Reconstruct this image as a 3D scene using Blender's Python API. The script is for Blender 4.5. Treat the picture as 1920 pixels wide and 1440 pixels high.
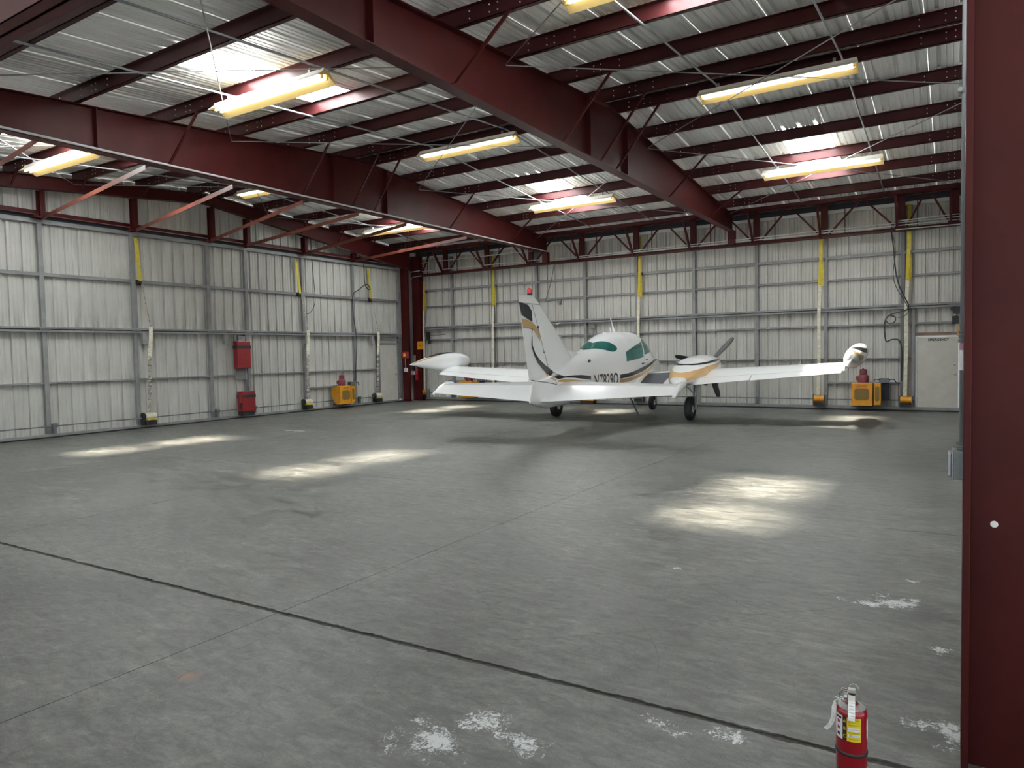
import bpy, bmesh, math, random
from mathutils import Vector, Matrix, noise
random.seed(7)
PI = math.pi
for o in list(bpy.data.objects):
    bpy.data.objects.remove(o)
SC = bpy.context.scene
COL = SC.collection

# ------------------------------------------------------------------ camera, sky, sun, exposure
YAW, PITCH, ROLL, FPX, CAM_Z = -0.559539, -0.0441202, -0.0201519, 1322.03, 1.75
fwd = Vector((math.sin(YAW)*math.cos(PITCH), math.cos(YAW)*math.cos(PITCH), math.sin(PITCH)))
r0 = Vector((math.cos(YAW), -math.sin(YAW), 0)); u0 = r0.cross(fwd)
rgt = math.cos(ROLL)*r0 + math.sin(ROLL)*u0
upv = -math.sin(ROLL)*r0 + math.cos(ROLL)*u0
cd = bpy.data.cameras.new('camera'); cam = bpy.data.objects.new('camera', cd); COL.objects.link(cam)
cd.sensor_fit = 'HORIZONTAL'; cd.sensor_width = 36.0; cd.lens = FPX/1920*36.0
cd.clip_start = 0.05; cd.clip_end = 300
cam.matrix_world = Matrix(((rgt.x, upv.x, -fwd.x, 0), (rgt.y, upv.y, -fwd.y, 0), (rgt.z, upv.z, -fwd.z, CAM_Z), (0, 0, 0, 1)))
SC.camera = cam

SKY = 0.50; SUN = 80.0; EXPOSURE = 1.42
w = bpy.data.worlds.new('sky'); SC.world = w; w.use_nodes = True
bg = w.node_tree.nodes['Background']; bg.inputs[0].default_value = (0.86, 0.93, 1.0, 1); bg.inputs[1].default_value = SKY
sd = bpy.data.lights.new('sun', 'SUN'); sun = bpy.data.objects.new('sun', sd); COL.objects.link(sun)
sd.energy = SUN; sd.angle = math.radians(7.5); sd.color = (1.0, 0.975, 0.93)
sun.location = (-20, -20, 60)
sun.rotation_euler = Vector((0.105, 0.165, -1.0)).to_track_quat('-Z', 'Y').to_euler()
vs = SC.view_settings
vs.view_transform = 'Standard'; vs.look = 'None'; vs.gamma = 1.0; vs.exposure = EXPOSURE; vs.use_curve_mapping = False
cy = SC.cycles
cy.max_bounces = 10; cy.diffuse_bounces = 6; cy.glossy_bounces = 4; cy.transmission_bounces = 6; cy.transparent_max_bounces = 12
cy.caustics_reflective = False; cy.caustics_refractive = False; cy.use_denoising = True
cy.sample_clamp_indirect = 6.0

# ------------------------------------------------------------------ materials
MATS = {}
def mat(name, col, rough=0.5, metal=0.0, var=0.0, scale=6.0, bump=0.0, bscale=40.0, stretch=(1, 1, 1), emit=None, estr=0.0, coat=0.0, spec=0.5):
    m = bpy.data.materials.new(name); m.use_nodes = True; MATS[name] = m
    nt = m.node_tree; b = nt.nodes['Principled BSDF']
    b.inputs['Base Color'].default_value = (*col, 1); b.inputs['Roughness'].default_value = rough
    b.inputs['Metallic'].default_value = metal; b.inputs['Coat Weight'].default_value = coat
    b.inputs['Coat Roughness'].default_value = 0.05
    b.inputs['Specular IOR Level'].default_value = spec
    tc = nt.nodes.new('ShaderNodeTexCoord'); mp = nt.nodes.new('ShaderNodeMapping')
    nt.links.new(tc.outputs['Object'], mp.inputs[0]); mp.inputs['Scale'].default_value = stretch
    if var > 0:
        n = nt.nodes.new('ShaderNodeTexNoise'); n.inputs['Scale'].default_value = scale; n.inputs['Detail'].default_value = 5
        n.inputs['Roughness'].default_value = 0.65
        nt.links.new(mp.outputs[0], n.inputs['Vector'])
        r = nt.nodes.new('ShaderNodeValToRGB')
        r.color_ramp.elements[0].position = 0.3; r.color_ramp.elements[1].position = 0.7
        r.color_ramp.elements[0].color = (*[c*(1-var) for c in col], 1)
        r.color_ramp.elements[1].color = (*[min(1, c*(1+var*0.6)) for c in col], 1)
        nt.links.new(n.outputs['Fac'], r.inputs[0]); nt.links.new(r.outputs[0], b.inputs['Base Color'])
    if bump > 0:
        n2 = nt.nodes.new('ShaderNodeTexNoise'); n2.inputs['Scale'].default_value = bscale; n2.inputs['Detail'].default_value = 3
        nt.links.new(mp.outputs[0], n2.inputs['Vector'])
        bp = nt.nodes.new('ShaderNodeBump'); bp.inputs['Strength'].default_value = bump; bp.inputs['Distance'].default_value = 0.02
        nt.links.new(n2.outputs['Fac'], bp.inputs['Height']); nt.links.new(bp.outputs[0], b.inputs['Normal'])
    if emit:
        b.inputs['Emission Color'].default_value = (*emit, 1); b.inputs['Emission Strength'].default_value = estr
    return m
MAROON = mat('maroon_paint', (0.054, 0.0083, 0.0080), 0.45, var=0.22, scale=2.5, bump=0.03, spec=.15)
LOWBOUNCE = mat('low_bounce_apron', (.06, .06, .06), .9, var=.3, scale=3)
MAROON2 = mat('maroon_paint_purlin', (0.047, 0.0095, 0.0108), 0.42, var=0.22, scale=3, bump=0.03, spec=.2)
RUSTRED = mat('primer_red_paint', (0.125, 0.030, 0.019), 0.45, var=0.35, scale=1.5)
WALLW = mat('wall_sheet_white', (0.52, 0.517, 0.49), 0.5, var=0.10, scale=2.2, stretch=(1, 1, .35), bump=0.02)
GIRT = mat('grey_steel_paint', (0.195, 0.197, 0.20), 0.5, var=0.25, scale=3)
GIRTD = mat('grey_steel_dark', (0.11, 0.115, 0.125), 0.5, var=0.25, scale=3)
ROOF = mat('galvanised_sheet', (0.88, 0.90, 0.90), 0.30, metal=0.30, var=0.12, scale=3, stretch=(1, .2, 1))
GALV = mat('galvanised_conduit', (0.33, 0.35, 0.37), 0.38, metal=0.6, var=0.12, scale=5)
RODM = mat('brace_rod_steel', (0.33, 0.33, 0.34), 0.45, metal=0.6)
BLACK = mat('black_rubber', (0.012, 0.012, 0.013), 0.6, var=0.2)
CABLE = mat('black_cable', (0.02, 0.02, 0.022), 0.5)
DARKGAP = mat('navy_gap_shade_and_plate', (0.012, 0.016, 0.024), 0.8)  # dark tone standing in for shaded gaps; motor plates share it
YEL = mat('yellow_webbing', (0.50, 0.40, 0.03), 0.7, var=0.25, scale=12)
CREAM = mat('cream_webbing', (0.72, 0.69, 0.55), 0.75, var=0.3, scale=9, stretch=(1, 1, 2))
BANDED = mat('banded_webbing', (0.42, 0.39, 0.33), 0.8, var=0.75, scale=9, stretch=(.3, .3, 2.2))  # noise gives dark bands for the dashes of the twisted strap
ORANGE = mat('safety_yellow_paint', (0.55, 0.235, 0.008), 0.4, var=0.12, scale=4)
MESHY = mat('expanded_mesh_screen', (0.16, 0.10, 0.02), 0.6, var=0.4, scale=90)
MOTRED = mat('motor_red_paint', (0.17, 0.030, 0.042), 0.4, var=0.2)
CABRED = mat('cabinet_red_paint', (0.20, 0.009, 0.013), 0.42, var=0.15, scale=3)
EXTRED = mat('extinguisher_red', (0.27, 0.0025, 0.010), 0.28, var=0.06, scale=8, coat=0.3)
DOORW = mat('door_off_white', (0.55, 0.535, 0.49), 0.5, var=0.12, scale=3)
STEEL = mat('polished_steel', (0.42, 0.42, 0.41), 0.30, metal=1.0, var=0.1, scale=20)
WHITEP = mat('white_paint', (0.80, 0.80, 0.78), 0.35)
LAMPY = mat('lamp_cream_enamel', (0.80, 0.61, 0.26), 0.45)
LAMPW = mat('lamp_white_reflector', (0.82, 0.80, 0.74), 0.35)
TUBE = mat('fluorescent_tube', (0.9, 0.9, 0.85), 0.4, emit=(1.0, 0.93, 0.72), estr=2.4)
BRASS = mat('bolt_zinc', (0.75, 0.75, 0.72), 0.3, metal=0.4)
PLW = mat('aircraft_white', (0.92, 0.935, 0.96), 0.22, coat=0.15, var=0.02, scale=1.5, spec=.45)
PLK = mat('aircraft_black_stripe', (0.010, 0.011, 0.013), 0.25, coat=0.1)
PLT = mat('aircraft_tan_stripe', (0.43, 0.27, 0.115), 0.3, coat=0.4)
WALK = mat('wing_walk_grit', (0.035, 0.038, 0.045), 0.85, var=0.2, scale=30)
SEAM = mat('panel_seam_dark', (0.05, 0.05, 0.055), 0.6)
PROP = mat('propeller_black', (0.014, 0.014, 0.016), 0.4)
TYRE = mat('tyre_rubber', (0.014, 0.014, 0.015), 0.7, var=0.2, scale=20)
REDLENS = mat('red_beacon_lens', (0.6, 0.01, 0.02), 0.15, coat=0.5)
LABELY = mat('label_yellow', (0.68, 0.55, 0.02), 0.4)
LABELW = mat('label_white', (0.74, 0.74, 0.75), 0.4)
LABELP = mat('label_violet_grey', (0.34, 0.33, 0.45), 0.4)
INK = mat('ink_black', (0.015, 0.015, 0.018), 0.5)
INKR = mat('ink_red', (0.45, 0.02, 0.05), 0.5)
TAGW = mat('paper_tag', (0.76, 0.75, 0.72), 0.7, var=0.1, scale=30)
BOXG = mat('junction_box_grey', (0.19, 0.22, 0.225), 0.40, metal=0.3, var=0.12, scale=18)
COLLAR = mat('collar_label_beige', (0.30, 0.285, 0.26), 0.5, var=0.3, scale=60)
LTGREY = mat('light_grey_plastic', (0.55, 0.56, 0.56), 0.5)
CRACKM = mat('crack_dark', (0.075, 0.075, 0.07), 0.9)  # even dark tone for the thin crack ribbons

def grime(m, bands):
    """streaky dirt that has settled on the sheets along the rails"""
    nt = m.node_tree; N = nt.nodes; L = nt.links; b = N['Principled BSDF']; src = b.inputs['Base Color'].links[0].from_socket
    geo = N.new('ShaderNodeNewGeometry'); sp = N.new('ShaderNodeSeparateXYZ'); L.new(geo.outputs['Position'], sp.inputs[0])
    mp = N.new('ShaderNodeMapping'); mp.inputs['Scale'].default_value = (9, 9, .9); L.new(geo.outputs['Position'], mp.inputs[0])
    n = N.new('ShaderNodeTexNoise'); n.inputs['Scale'].default_value = 1.0; n.inputs['Detail'].default_value = 5; L.new(mp.outputs[0], n.inputs['Vector'])
    r = N.new('ShaderNodeValToRGB'); r.color_ramp.elements[0].position = .35; r.color_ramp.elements[1].position = .70
    L.new(n.outputs['Fac'], r.inputs[0])
    cr = N.new('ShaderNodeMapRange'); cr.inputs[1].default_value = 0; cr.inputs[2].default_value = 6; L.new(sp.outputs['Z'], cr.inputs[0])
    band = N.new('ShaderNodeValToRGB'); e = band.color_ramp.elements; e[0].position = 0; e[0].color = (.5, .5, .5, 1); e[1].position = 1; e[1].color = (0, 0, 0, 1)
    for z, v in bands:
        x = e.new(z/6); x.color = (v, v, v, 1)
    L.new(cr.outputs[0], band.inputs[0])
    mu = N.new('ShaderNodeMath'); mu.operation = 'MULTIPLY'; L.new(r.outputs[0], mu.inputs[0]); L.new(band.outputs[0], mu.inputs[1])
    mx = N.new('ShaderNodeMix'); mx.data_type = 'RGBA'; L.new(mu.outputs[0], mx.inputs[0]); L.new(src, mx.inputs[6]); mx.inputs[7].default_value = (.17, .165, .15, 1)
    L.new(mx.outputs[2], b.inputs['Base Color'])
grime(WALLW, ((.5, .25), (1.2, .22), (1.35, .35), (2.0, .15), (2.42, .55), (2.60, .75), (2.95, .30), (3.4, .05), (3.85, .25), (4.3, .10), (4.95, .55), (5.6, .4)))
def skylight_mat():
    m = bpy.data.materials.new('fibreglass_skylight'); m.use_nodes = True; nt = m.node_tree
    nt.nodes.clear()
    out = nt.nodes.new('ShaderNodeOutputMaterial')
    tr = nt.nodes.new('ShaderNodeBsdfTransparent'); tr.inputs[0].default_value = (0.97, 0.92, 0.78, 1)
    tl = nt.nodes.new('ShaderNodeBsdfTranslucent'); tl.inputs[0].default_value = (0.84, 0.90, 0.93, 1)
    mx = nt.nodes.new('ShaderNodeMixShader'); mx.inputs[0].default_value = 0.88
    nt.links.new(tr.outputs[0], mx.inputs[1]); nt.links.new(tl.outputs[0], mx.inputs[2]); nt.links.new(mx.outputs[0], out.inputs[0])
    return m
SKYL = skylight_mat()
def glass_mat():
    m = mat('aircraft_green_glass', (0.016, 0.085, 0.075), 0.10, coat=0.0, spec=.35)
    return m
GLASS = glass_mat()

def floor_mat():
    m = bpy.data.materials.new('hangar_concrete'); m.use_nodes = True; nt = m.node_tree; N = nt.nodes; L = nt.links
    b = N['Principled BSDF']
    geo = N.new('ShaderNodeNewGeometry')
    def noise_(scale, detail=6, rough=.6, vec=None, dist=0.0):
        n = N.new('ShaderNodeTexNoise'); n.inputs['Scale'].default_value = scale; n.inputs['Detail'].default_value = detail
        n.inputs['Roughness'].default_value = rough; n.inputs['Distortion'].default_value = dist
        L.new(vec or geo.outputs['Position'], n.inputs['Vector']); return n.outputs['Fac']
    def ramp(src, p0, c0, p1, c1):
        r = N.new('ShaderNodeValToRGB'); e = r.color_ramp.elements
        e[0].position = p0; e[1].position = p1; e[0].color = (*c0, 1); e[1].color = (*c1, 1)
        L.new(src, r.inputs[0]); return r.outputs[0]
    def mixc(fac, a, c, mode='MIX'):
        x = N.new('ShaderNodeMix'); x.data_type = 'RGBA'; x.blend_type = mode
        if isinstance(fac, float): x.inputs[0].default_value = fac
        else: L.new(fac, x.inputs[0])
        for i, v in ((6, a), (7, c)):
            if isinstance(v, tuple): x.inputs[i].default_value = (*v, 1)
            else: L.new(v, x.inputs[i])
        return x.outputs[2]
    def math_(op, a, c=0.0, clamp=False):
        x = N.new('ShaderNodeMath'); x.operation = op; x.use_clamp = clamp
        for i, v in ((0, a), (1, c)):
            if isinstance(v, (int, float)): x.inputs[i].default_value = v
            else: L.new(v, x.inputs[i])
        return x.outputs[0]
    mp = N.new('ShaderNodeMapping'); mp.inputs['Rotation'].default_value = (0, 0, 0.5); mp.inputs['Scale'].default_value = (1.0, 2.4, 1)
    L.new(geo.outputs['Position'], mp.inputs[0]); mv = mp.outputs[0]
    big = noise_(0.45, 7, .62, None, 0.6); mid = noise_(2.2, 7, .68, mv, 0.5); fine = noise_(28, 5, .7)
    speck = noise_(90, 2, .6)
    c = ramp(mid, .34, (.060, .060, .0565), .66, (.150, .150, .143))
    c = mixc(1.0, c, ramp(big, .34, (.70, .70, .70), .62, (1.12, 1.12, 1.11)), 'MULTIPLY')
    c = mixc(1.0, c, ramp(fine, .25, (.78, .78, .78), .75, (1.14, 1.14, 1.14)), 'MULTIPLY')
    grit = noise_(6, 7, .74, mv, .6)
    c = mixc(1.0, c, ramp(grit, .36, (.64, .64, .64), .64, (1.28, 1.28, 1.27)), 'MULTIPLY')
    c = mixc(1.0, c, ramp(speck, .30, (.74, .74, .74), .48, (1.02, 1.02, 1.02)), 'MULTIPLY')
    # dark patches of oil and tyre wear
    oil = noise_(1.1, 8, .7, mv, 1.2)
    c = mixc(ramp(oil, .54, (0, 0, 0), .72, (.62, .62, .62)), c, (.075, .075, .071))
    pale = noise_(0.9, 9, .75, mv, 1.5)
    c = mixc(ramp(pale, .60, (0, 0, 0), .78, (.45, .45, .45)), c, (.30, .30, .29))
    # single marks with a place of their own on the slab
    flake = noise_(34, 6, .78, None, 1.2)
    blot = noise_(5, 5, .6, None, .5)
    def spot(x, y, rx, ry, src, t0, t1, colr, amt):
        nonlocal c
        v = N.new('ShaderNodeVectorMath'); v.operation = 'SUBTRACT'; L.new(geo.outputs['Position'], v.inputs[0]); v.inputs[1].default_value = (x, y, 0)
        s = N.new('ShaderNodeVectorMath'); s.operation = 'MULTIPLY'; L.new(v.outputs[0], s.inputs[0]); s.inputs[1].default_value = (1/rx, 1/ry, 0)
        ln = N.new('ShaderNodeVectorMath'); ln.operation = 'LENGTH'; L.new(s.outputs[0], ln.inputs[0])
        f = math_('SUBTRACT', 1.0, ln.outputs['Value'], True)
        g = math_('MULTIPLY', f, 0.42)
        h = math_('ADD', g, src)
        k = ramp(h if src is not flake else math_('ADD', math_('ADD', math_('MULTIPLY', f, .27), flake), math_('MULTIPLY', math_('SUBTRACT', blot, .5), .9)), t0, (0, 0, 0), t1, (amt, amt, amt))
        near = ramp(f, 0.0, (0, 0, 0), 0.08, (1, 1, 1))
        c = mixc(mixc(1.0, k, near, 'MULTIPLY'), c, colr)
    W_ = (.66, .68, .70)
    for x, y, rx, ry in ((-1.87, 2.69, .26, .20), (-1.64, 2.62, .22, .18), (-2.0, 2.45, .3, .22), (-1.14, 3.09, .15, .12), (-.84, 3.14, .13, .09), (-.33, 5.40, .26, .20),
                         (-.50, 5.28, .2, .09), (-1.86, 5.42, .07, .06), (.0, 3.66, .22, .2), (-.05, 4.66, .12, .1), (-.45, 3.75, .12, .1), (-1.93, 4.31, .12, .07), (-.28, 5.9, .12, .08),
                         (-13.2, 11.4, .7, .25), (-9.5, 4.6, .12, .1)):
        spot(x, y, rx, ry, flake, .68, .76, W_, .75)
    D_ = (.10, .10, .095)
    for x, y, rx, ry in ((-3.43, 1.55, .11, .10), (-3.62, 1.5, .1, .07), (-3.32, 1.99, .06, .05), (-3.0, 2.55, .25, .12), (-2.7, 2.35, .2, .12), (-1.37, 4.62, .14, .09), (-1.0, 5.85, .35, .3),
                         (-1.15, 5.3, .2, .1), (-6.62, 7.32, .35, .28), (-4.6, 5.4, .9, .5), (-2.0, 4.45, .5, .35), (-1.75, 4.2, .4, .25), (-5.4, 3.9, .7, .3), (-9.8, 9.2, 2.2, .8), (-2.6, 13.2, 3.2, 1.3), (-6.4, 12.9, 2.5, .9)):
        spot(x, y, rx, ry, blot, .54, .80, D_, .5)
    spot(-3.57, 2.28, .09, .08, blot, .48, .85, (.24, .12, .07), .6)
    L.new(c, b.inputs['Base Color'])
    rr = ramp(mid, .3, (.36, .36, .36), .7, (.62, .62, .62)); L.new(rr, b.inputs['Roughness'])
    bp = N.new('ShaderNodeBump'); bp.inputs['Strength'].default_value = .45; bp.inputs['Distance'].default_value = .012
    hh = math_('ADD', math_('MULTIPLY', fine, .5), mid); L.new(hh, bp.inputs['Height']); L.new(bp.outputs[0], b.inputs['Normal'])
    b.inputs['Specular IOR Level'].default_value = 0.35
    return m
CONC = floor_mat()

# ------------------------------------------------------------------ mesh helpers
class MB:
    def __init__(s): s.v = []; s.f = []
    def add(s, vs, fs):
        o = len(s.v); s.v += [tuple(p) for p in vs]; s.f += [tuple(i+o for i in f) for f in fs]; return s
    def box(s, x0, y0, z0, x1, y1, z1):
        if x1 < x0: x0, x1 = x1, x0
        if y1 < y0: y0, y1 = y1, y0
        if z1 < z0: z0, z1 = z1, z0
        return s.add([(x0,y0,z0),(x1,y0,z0),(x1,y1,z0),(x0,y1,z0),(x0,y0,z1),(x1,y0,z1),(x1,y1,z1),(x0,y1,z1)],
                     [(0,3,2,1),(4,5,6,7),(0,1,5,4),(1,2,6,5),(2,3,7,6),(3,0,4,7)])
    def bar(s, p, q, wx, wz, up=(0,0,1)):
        """rectangular bar from p to q"""
        p = Vector(p); q = Vector(q); d = (q-p).normalized(); up = Vector(up)
        if abs(d.dot(up)) > .98: up = Vector((0,1,0))
        a = d.cross(up).normalized(); b = a.cross(d).normalized()
        vs = [c + a*sx*wx/2 + b*sz*wz/2 for c in (p, q) for sx, sz in ((-1,-1),(1,-1),(1,1),(-1,1))]
        return s.add(vs, [(0,3,2,1),(4,5,6,7),(0,1,5,4),(1,2,6,5),(2,3,7,6),(3,0,4,7)])
    def prism(s, prof, p0, p1, ax, ay):
        """closed 2-D profile [(a,b)] swept from p0 to p1"""
        ax = Vector(ax); ay = Vector(ay); p0 = Vector(p0); p1 = Vector(p1); n = len(prof)
        vs = [p0+ax*a+ay*b for a, b in prof] + [p1+ax*a+ay*b for a, b in prof]
        return s.add(vs, [tuple(range(n))[::-1], tuple(range(n, 2*n))] + [(i, (i+1) % n, n+(i+1) % n, n+i) for i in range(n)])
    def tube(s, pts, r, n=8, cap=True):
        pts = [Vector(p) for p in pts]; rs = r if isinstance(r, (list, tuple)) else [r]*len(pts)
        rings = []; prev = None
        for i, p in enumerate(pts):
            d = (pts[min(i+1, len(pts)-1)] - pts[max(i-1, 0)]).normalized()
            if prev is None:
                a = d.cross(Vector((0,0,1)))
                if a.length < 1e-3: a = d.cross(Vector((0,1,0)))
            else: a = prev - d*prev.dot(d)
            a.normalize(); prev = a; b = d.cross(a)
            rings.append([p + (a*math.cos(t)+b*math.sin(t))*rs[i] for t in [2*PI*k/n for k in range(n)]])
        return s.loft(rings, cap)
    def loft(s, rings, cap=True, closed=True):
        n = len(rings[0]); vs = [p for r in rings for p in r]; fs = []
        for i in range(len(rings)-1):
            for k in range(n if closed else n-1):
                fs.append((i*n+k, i*n+(k+1) % n, (i+1)*n+(k+1) % n, (i+1)*n+k))
        if cap: fs += [tuple(range(n))[::-1], tuple(range((len(rings)-1)*n, len(rings)*n))]
        return s.add(vs, fs)
    def lathe(s, prof, c=(0,0,0), ax=(0,0,1), n=20):
        ax = Vector(ax).normalized(); c = Vector(c)
        a = ax.cross(Vector((0,1,0)) if abs(ax.y) < .9 else Vector((1,0,0))).normalized(); b = ax.cross(a)
        return s.loft([[c+ax*h+(a*math.cos(2*PI*k/n)+b*math.sin(2*PI*k/n))*max(r, 1e-4) for k in range(n)] for r, h in prof])
    def grid(s, rows): return s.loft(rows, cap=False, closed=False)
    def mesh(s, name):
        me = bpy.data.meshes.new(name); me.from_pydata(s.v, [], s.f); me.update()
        bm = bmesh.new(); bm.from_mesh(me); bmesh.ops.recalc_face_normals(bm, faces=bm.faces[:]); bm.to_mesh(me); bm.free()
        return me
    def build(s, name, m, parent=None, smooth=False, bevel=0.0, auto=None):
        me = s.mesh(name); me.materials.append(m)
        o = bpy.data.objects.new(name, me); COL.objects.link(o)
        if parent is not None: o.parent = parent
        if smooth:
            me.polygons.foreach_set('use_smooth', [True]*len(me.polygons))
            if auto: me.set_sharp_from_angle(angle=math.radians(auto))
        if bevel:
            md = o.modifiers.new('bevel', 'BEVEL'); md.width = bevel; md.segments = 2; md.limit_method = 'ANGLE'
        return o
def thing(name, label, cat, loc=(0,0,0), rz=0.0, group=None):
    o = bpy.data.objects.new(name, None); COL.objects.link(o); o.location = loc; o.rotation_euler = (0, 0, rz)
    o.empty_display_size = .2
    o['label'] = label; o['category'] = cat
    if group: o['group'] = group
    return o
def struct(name, loc=(0,0,0)):
    o = bpy.data.objects.new(name, None); COL.objects.link(o); o.location = loc; o['kind'] = 'structure'; return o
def tag(o, label, cat, group=None):
    o['label'] = label; o['category'] = cat
    if group: o['group'] = group
    return o
def inst(name, me, parent, loc=(0,0,0), rot=(0,0,0)):
    o = bpy.data.objects.new(name, me); COL.objects.link(o); o.parent = parent; o.location = loc; o.rotation_euler = rot; return o
def text(name, s, m, parent, size, mtx, extrude=0.0, sx=1.0, align='CENTER', shear=0.0, spacing=1.0, bold=0.0):
    cu = bpy.data.curves.new(name, 'FONT'); cu.body = s; cu.size = size; cu.align_x = align; cu.align_y = 'CENTER'
    cu.extrude = extrude; cu.shear = shear; cu.space_character = spacing; cu.offset = bold; cu.resolution_u = 3
    t = bpy.data.objects.new('t', cu); COL.objects.link(t)
    dg = bpy.context.evaluated_depsgraph_get(); me = bpy.data.meshes.new_from_object(t.evaluated_get(dg))
    bpy.data.objects.remove(t)
    me.transform(Matrix.Diagonal((sx, 1, 1, 1))); me.transform(mtx); me.materials.clear(); me.materials.append(m); me.name = name
    o = bpy.data.objects.new(name, me); COL.objects.link(o)
    if parent is not None: o.parent = parent
    return o
def facing(loc, right, up):
    r = Vector(right).normalized(); u = Vector(up).normalized(); n = r.cross(u)
    return Matrix(((r.x, u.x, n.x, loc[0]), (r.y, u.y, n.y, loc[1]), (r.z, u.z, n.z, loc[2]), (0,0,0,1)))
def lerp(a, b, t): return a+(b-a)*t
def ZF(y): return 6.26 - 0.078*abs(y-12.2)          # underside of purlins / top of frames

# ================================================================== FLOOR
floor = struct('floor')
fb = MB(); fb.box(-30, -45, -.30, 14, 24, -.10); fb.build('floor_bed', CONC, floor)
def joint_y(x): return 3.10 + 0.020*(x+8.0)                       # the wide open joint runs a little askew
xs = [-18.4, -12.62, -8.28, -3.92, 1.6]; ys = [None, 7.55, 12.0, 16.5, 21.9]
rr = random.Random(3)
jag = {}
def edge(x0, x1, side):
    n = max(8, int((x1-x0)/.025)); out = []
    for i in range(n+1):
        x = lerp(x0, x1, i/n)
        out.append((x, joint_y(x) + side*(.021 + .012*noise.noise((x*7, side*5, 0)) + .013*noise.noise((x*27, side*7, 2)))))
    return out
def slab(poly):
    m = MB(); n = len(poly)
    m.add([(x, y, -.12) for x, y in poly]+[(x, y, 0) for x, y in poly],
          [tuple(range(n, 2*n))]+[(i, (i+1) % n, n+(i+1) % n, n+i) for i in range(n)])
    return m.build('slab', CONC, floor)
g = .0028
for i in range(4):
    x0, x1 = xs[i]+g, xs[i+1]-g
    slab([(x0, 7.55-g)] + edge(x0, x1, 1) + [(x1, 7.55-g)])
    for k in range(1, 4):
        slab([(x0, ys[k]+g), (x1, ys[k]+g), (x1, ys[k+1]-g), (x0, ys[k+1]-g)])
    slab([(x0, -1.4), (x1, -1.4)] + edge(x0, x1, -1)[::-1])
m = MB(); m.box(-30, -45, -.05, 14, -1.42, -.002); m.build('apron', LOWBOUNCE, floor)  # unseen ground outside, added and kept dark to lower bounce light
jf = MB(); jf.box(-18.4, 2.6, -.10, 1.6, 3.7, -.009); jf.build('joint_filler', mat('joint_dirt', (.042, .038, .032), .95, var=.7, scale=22, bump=.4, bscale=60), floor)
def crack(pts, wd, seed):
    q = random.Random(seed); line = []
    for a, b_ in zip(pts, pts[1:]):
        n = max(3, int((Vector(b_)-Vector(a)).length/.035))
        for t in range(n):
            p = Vector(a).lerp(Vector(b_), t/n); line.append(p + Vector((q.uniform(-1, 1), q.uniform(-1, 1)))*.010)
    line.append(Vector(pts[-1])); m = MB(); rows = []
    for i, p in enumerate(line):
        d = (line[min(i+1, len(line)-1)]-line[max(i-1, 0)]).normalized(); nn = Vector((-d.y, d.x))
        h = wd*(.35+.65*abs(noise.noise((p.x*6, p.y*6, seed))))*(1 if 0 < i < len(line)-1 else .2)
        rows.append([(p.x+nn.x*h, p.y+nn.y*h, .0007), (p.x-nn.x*h, p.y-nn.y*h, .0007)])
    m.grid(rows); m.build('crack', CRACKM, floor)
crack([(-1.82, 5.36), (-1.51, 5.1), (-1.17, 4.79), (-1.08, 4.71)], .004, 1)
crack([(-2.3, 3.55), (-2.01, 3.76), (-1.7, 4.03), (-1.39, 4.35), (-1.08, 4.71), (-.79, 4.94), (-.56, 5.18), (-.26, 5.55)], .004, 2)
crack([(-.79, 4.94), (-.62, 4.83), (-.4, 4.8), (-.17, 4.66), (.03, 4.54)], .003, 3)
crack([(-1.74, 4.26), (-1.58, 4.05), (-1.42, 3.79), (-1.36, 3.59)], .003, 4)
crack([(-3.55, 1.35), (-3.62, 2.4), (-3.78, 3.9), (-3.9, 5.6)], .0034, 6)
crack([(-3.92, 5.1), (-4.05, 6.2), (-4.35, 8.3), (-4.6, 9.6)], .003, 5)

# ================================================================== CORRUGATED SHEET
def ribprof(width, first=.152, depth=.042, minor=.007):
    """(s, d) across a sheet: trapezoid ribs every 305 mm with two shallow swages between"""
    out = [(0, 0)]; c = first
    for k in range(-1, int(width/.305)+2):
        c = first + .305*k
        for ds, d in ((-.034, 0), (-.021, depth), (.021, depth), (.034, 0), (.092, 0), (.101, minor), (.111, minor), (.120, 0), (.182, 0), (.191, minor), (.201, minor), (.210, 0)):
            s_ = c+ds
            if 0 < s_ < width: out.append((s_, d))
    out.append((width, 0)); return out
def sheet(P, q0, q1, width=.914, first=.152, depth=.042, minor=.007):
    """sheet between q0(s) and q1(s) along its length; P(s, d, q) -> point"""
    m = MB(); pr_ = ribprof(width, first, depth, minor)
    f0 = q0 if callable(q0) else (lambda s: q0); f1 = q1 if callable(q1) else (lambda s: q1)
    m.grid([[P(s, d, f0(s)) for s, d in pr_], [P(s, d, f1(s)) for s, d in pr_]])
    return m

# ================================================================== CEILING
ceiling = struct('ceiling')
RID = 12.2
def ZR(y): return ZF(y)+.20
X0 = -9.52-.914*9
SKY_J = (3, 9, 16)
mm = {}
def roofpiece(k, ya, yb, material, name):
    key = (round(ya, 3), round(yb, 3), name)
    if key not in mm:
        m = sheet(lambda s, d, q: (s, q, ZR(q)+d), ya, yb, .916, .152, .045, .011); me = m.mesh(name); me.materials.append(material); mm[key] = me
    inst(name, mm[key], ceiling, (X0+.914*k, 0, 0))
for k in range(-1, 21):
    if k in SKY_J:
        for ya, yb, sk in ((3.3, 5.87, 0), (5.87, 8.87, 1), (8.87, RID, 0), (RID, 15.5, 0), (15.5, 18.5, 1), (18.5, 21.75, 0)):
            roofpiece(k, ya, yb, SKYL if sk else ROOF, 'skylight_panel' if sk else 'roof_panel')
    else:
        roofpiece(k, 3.3, RID, ROOF, 'roof_panel'); roofpiece(k, RID, 21.75, ROOF, 'roof_panel')
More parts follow.
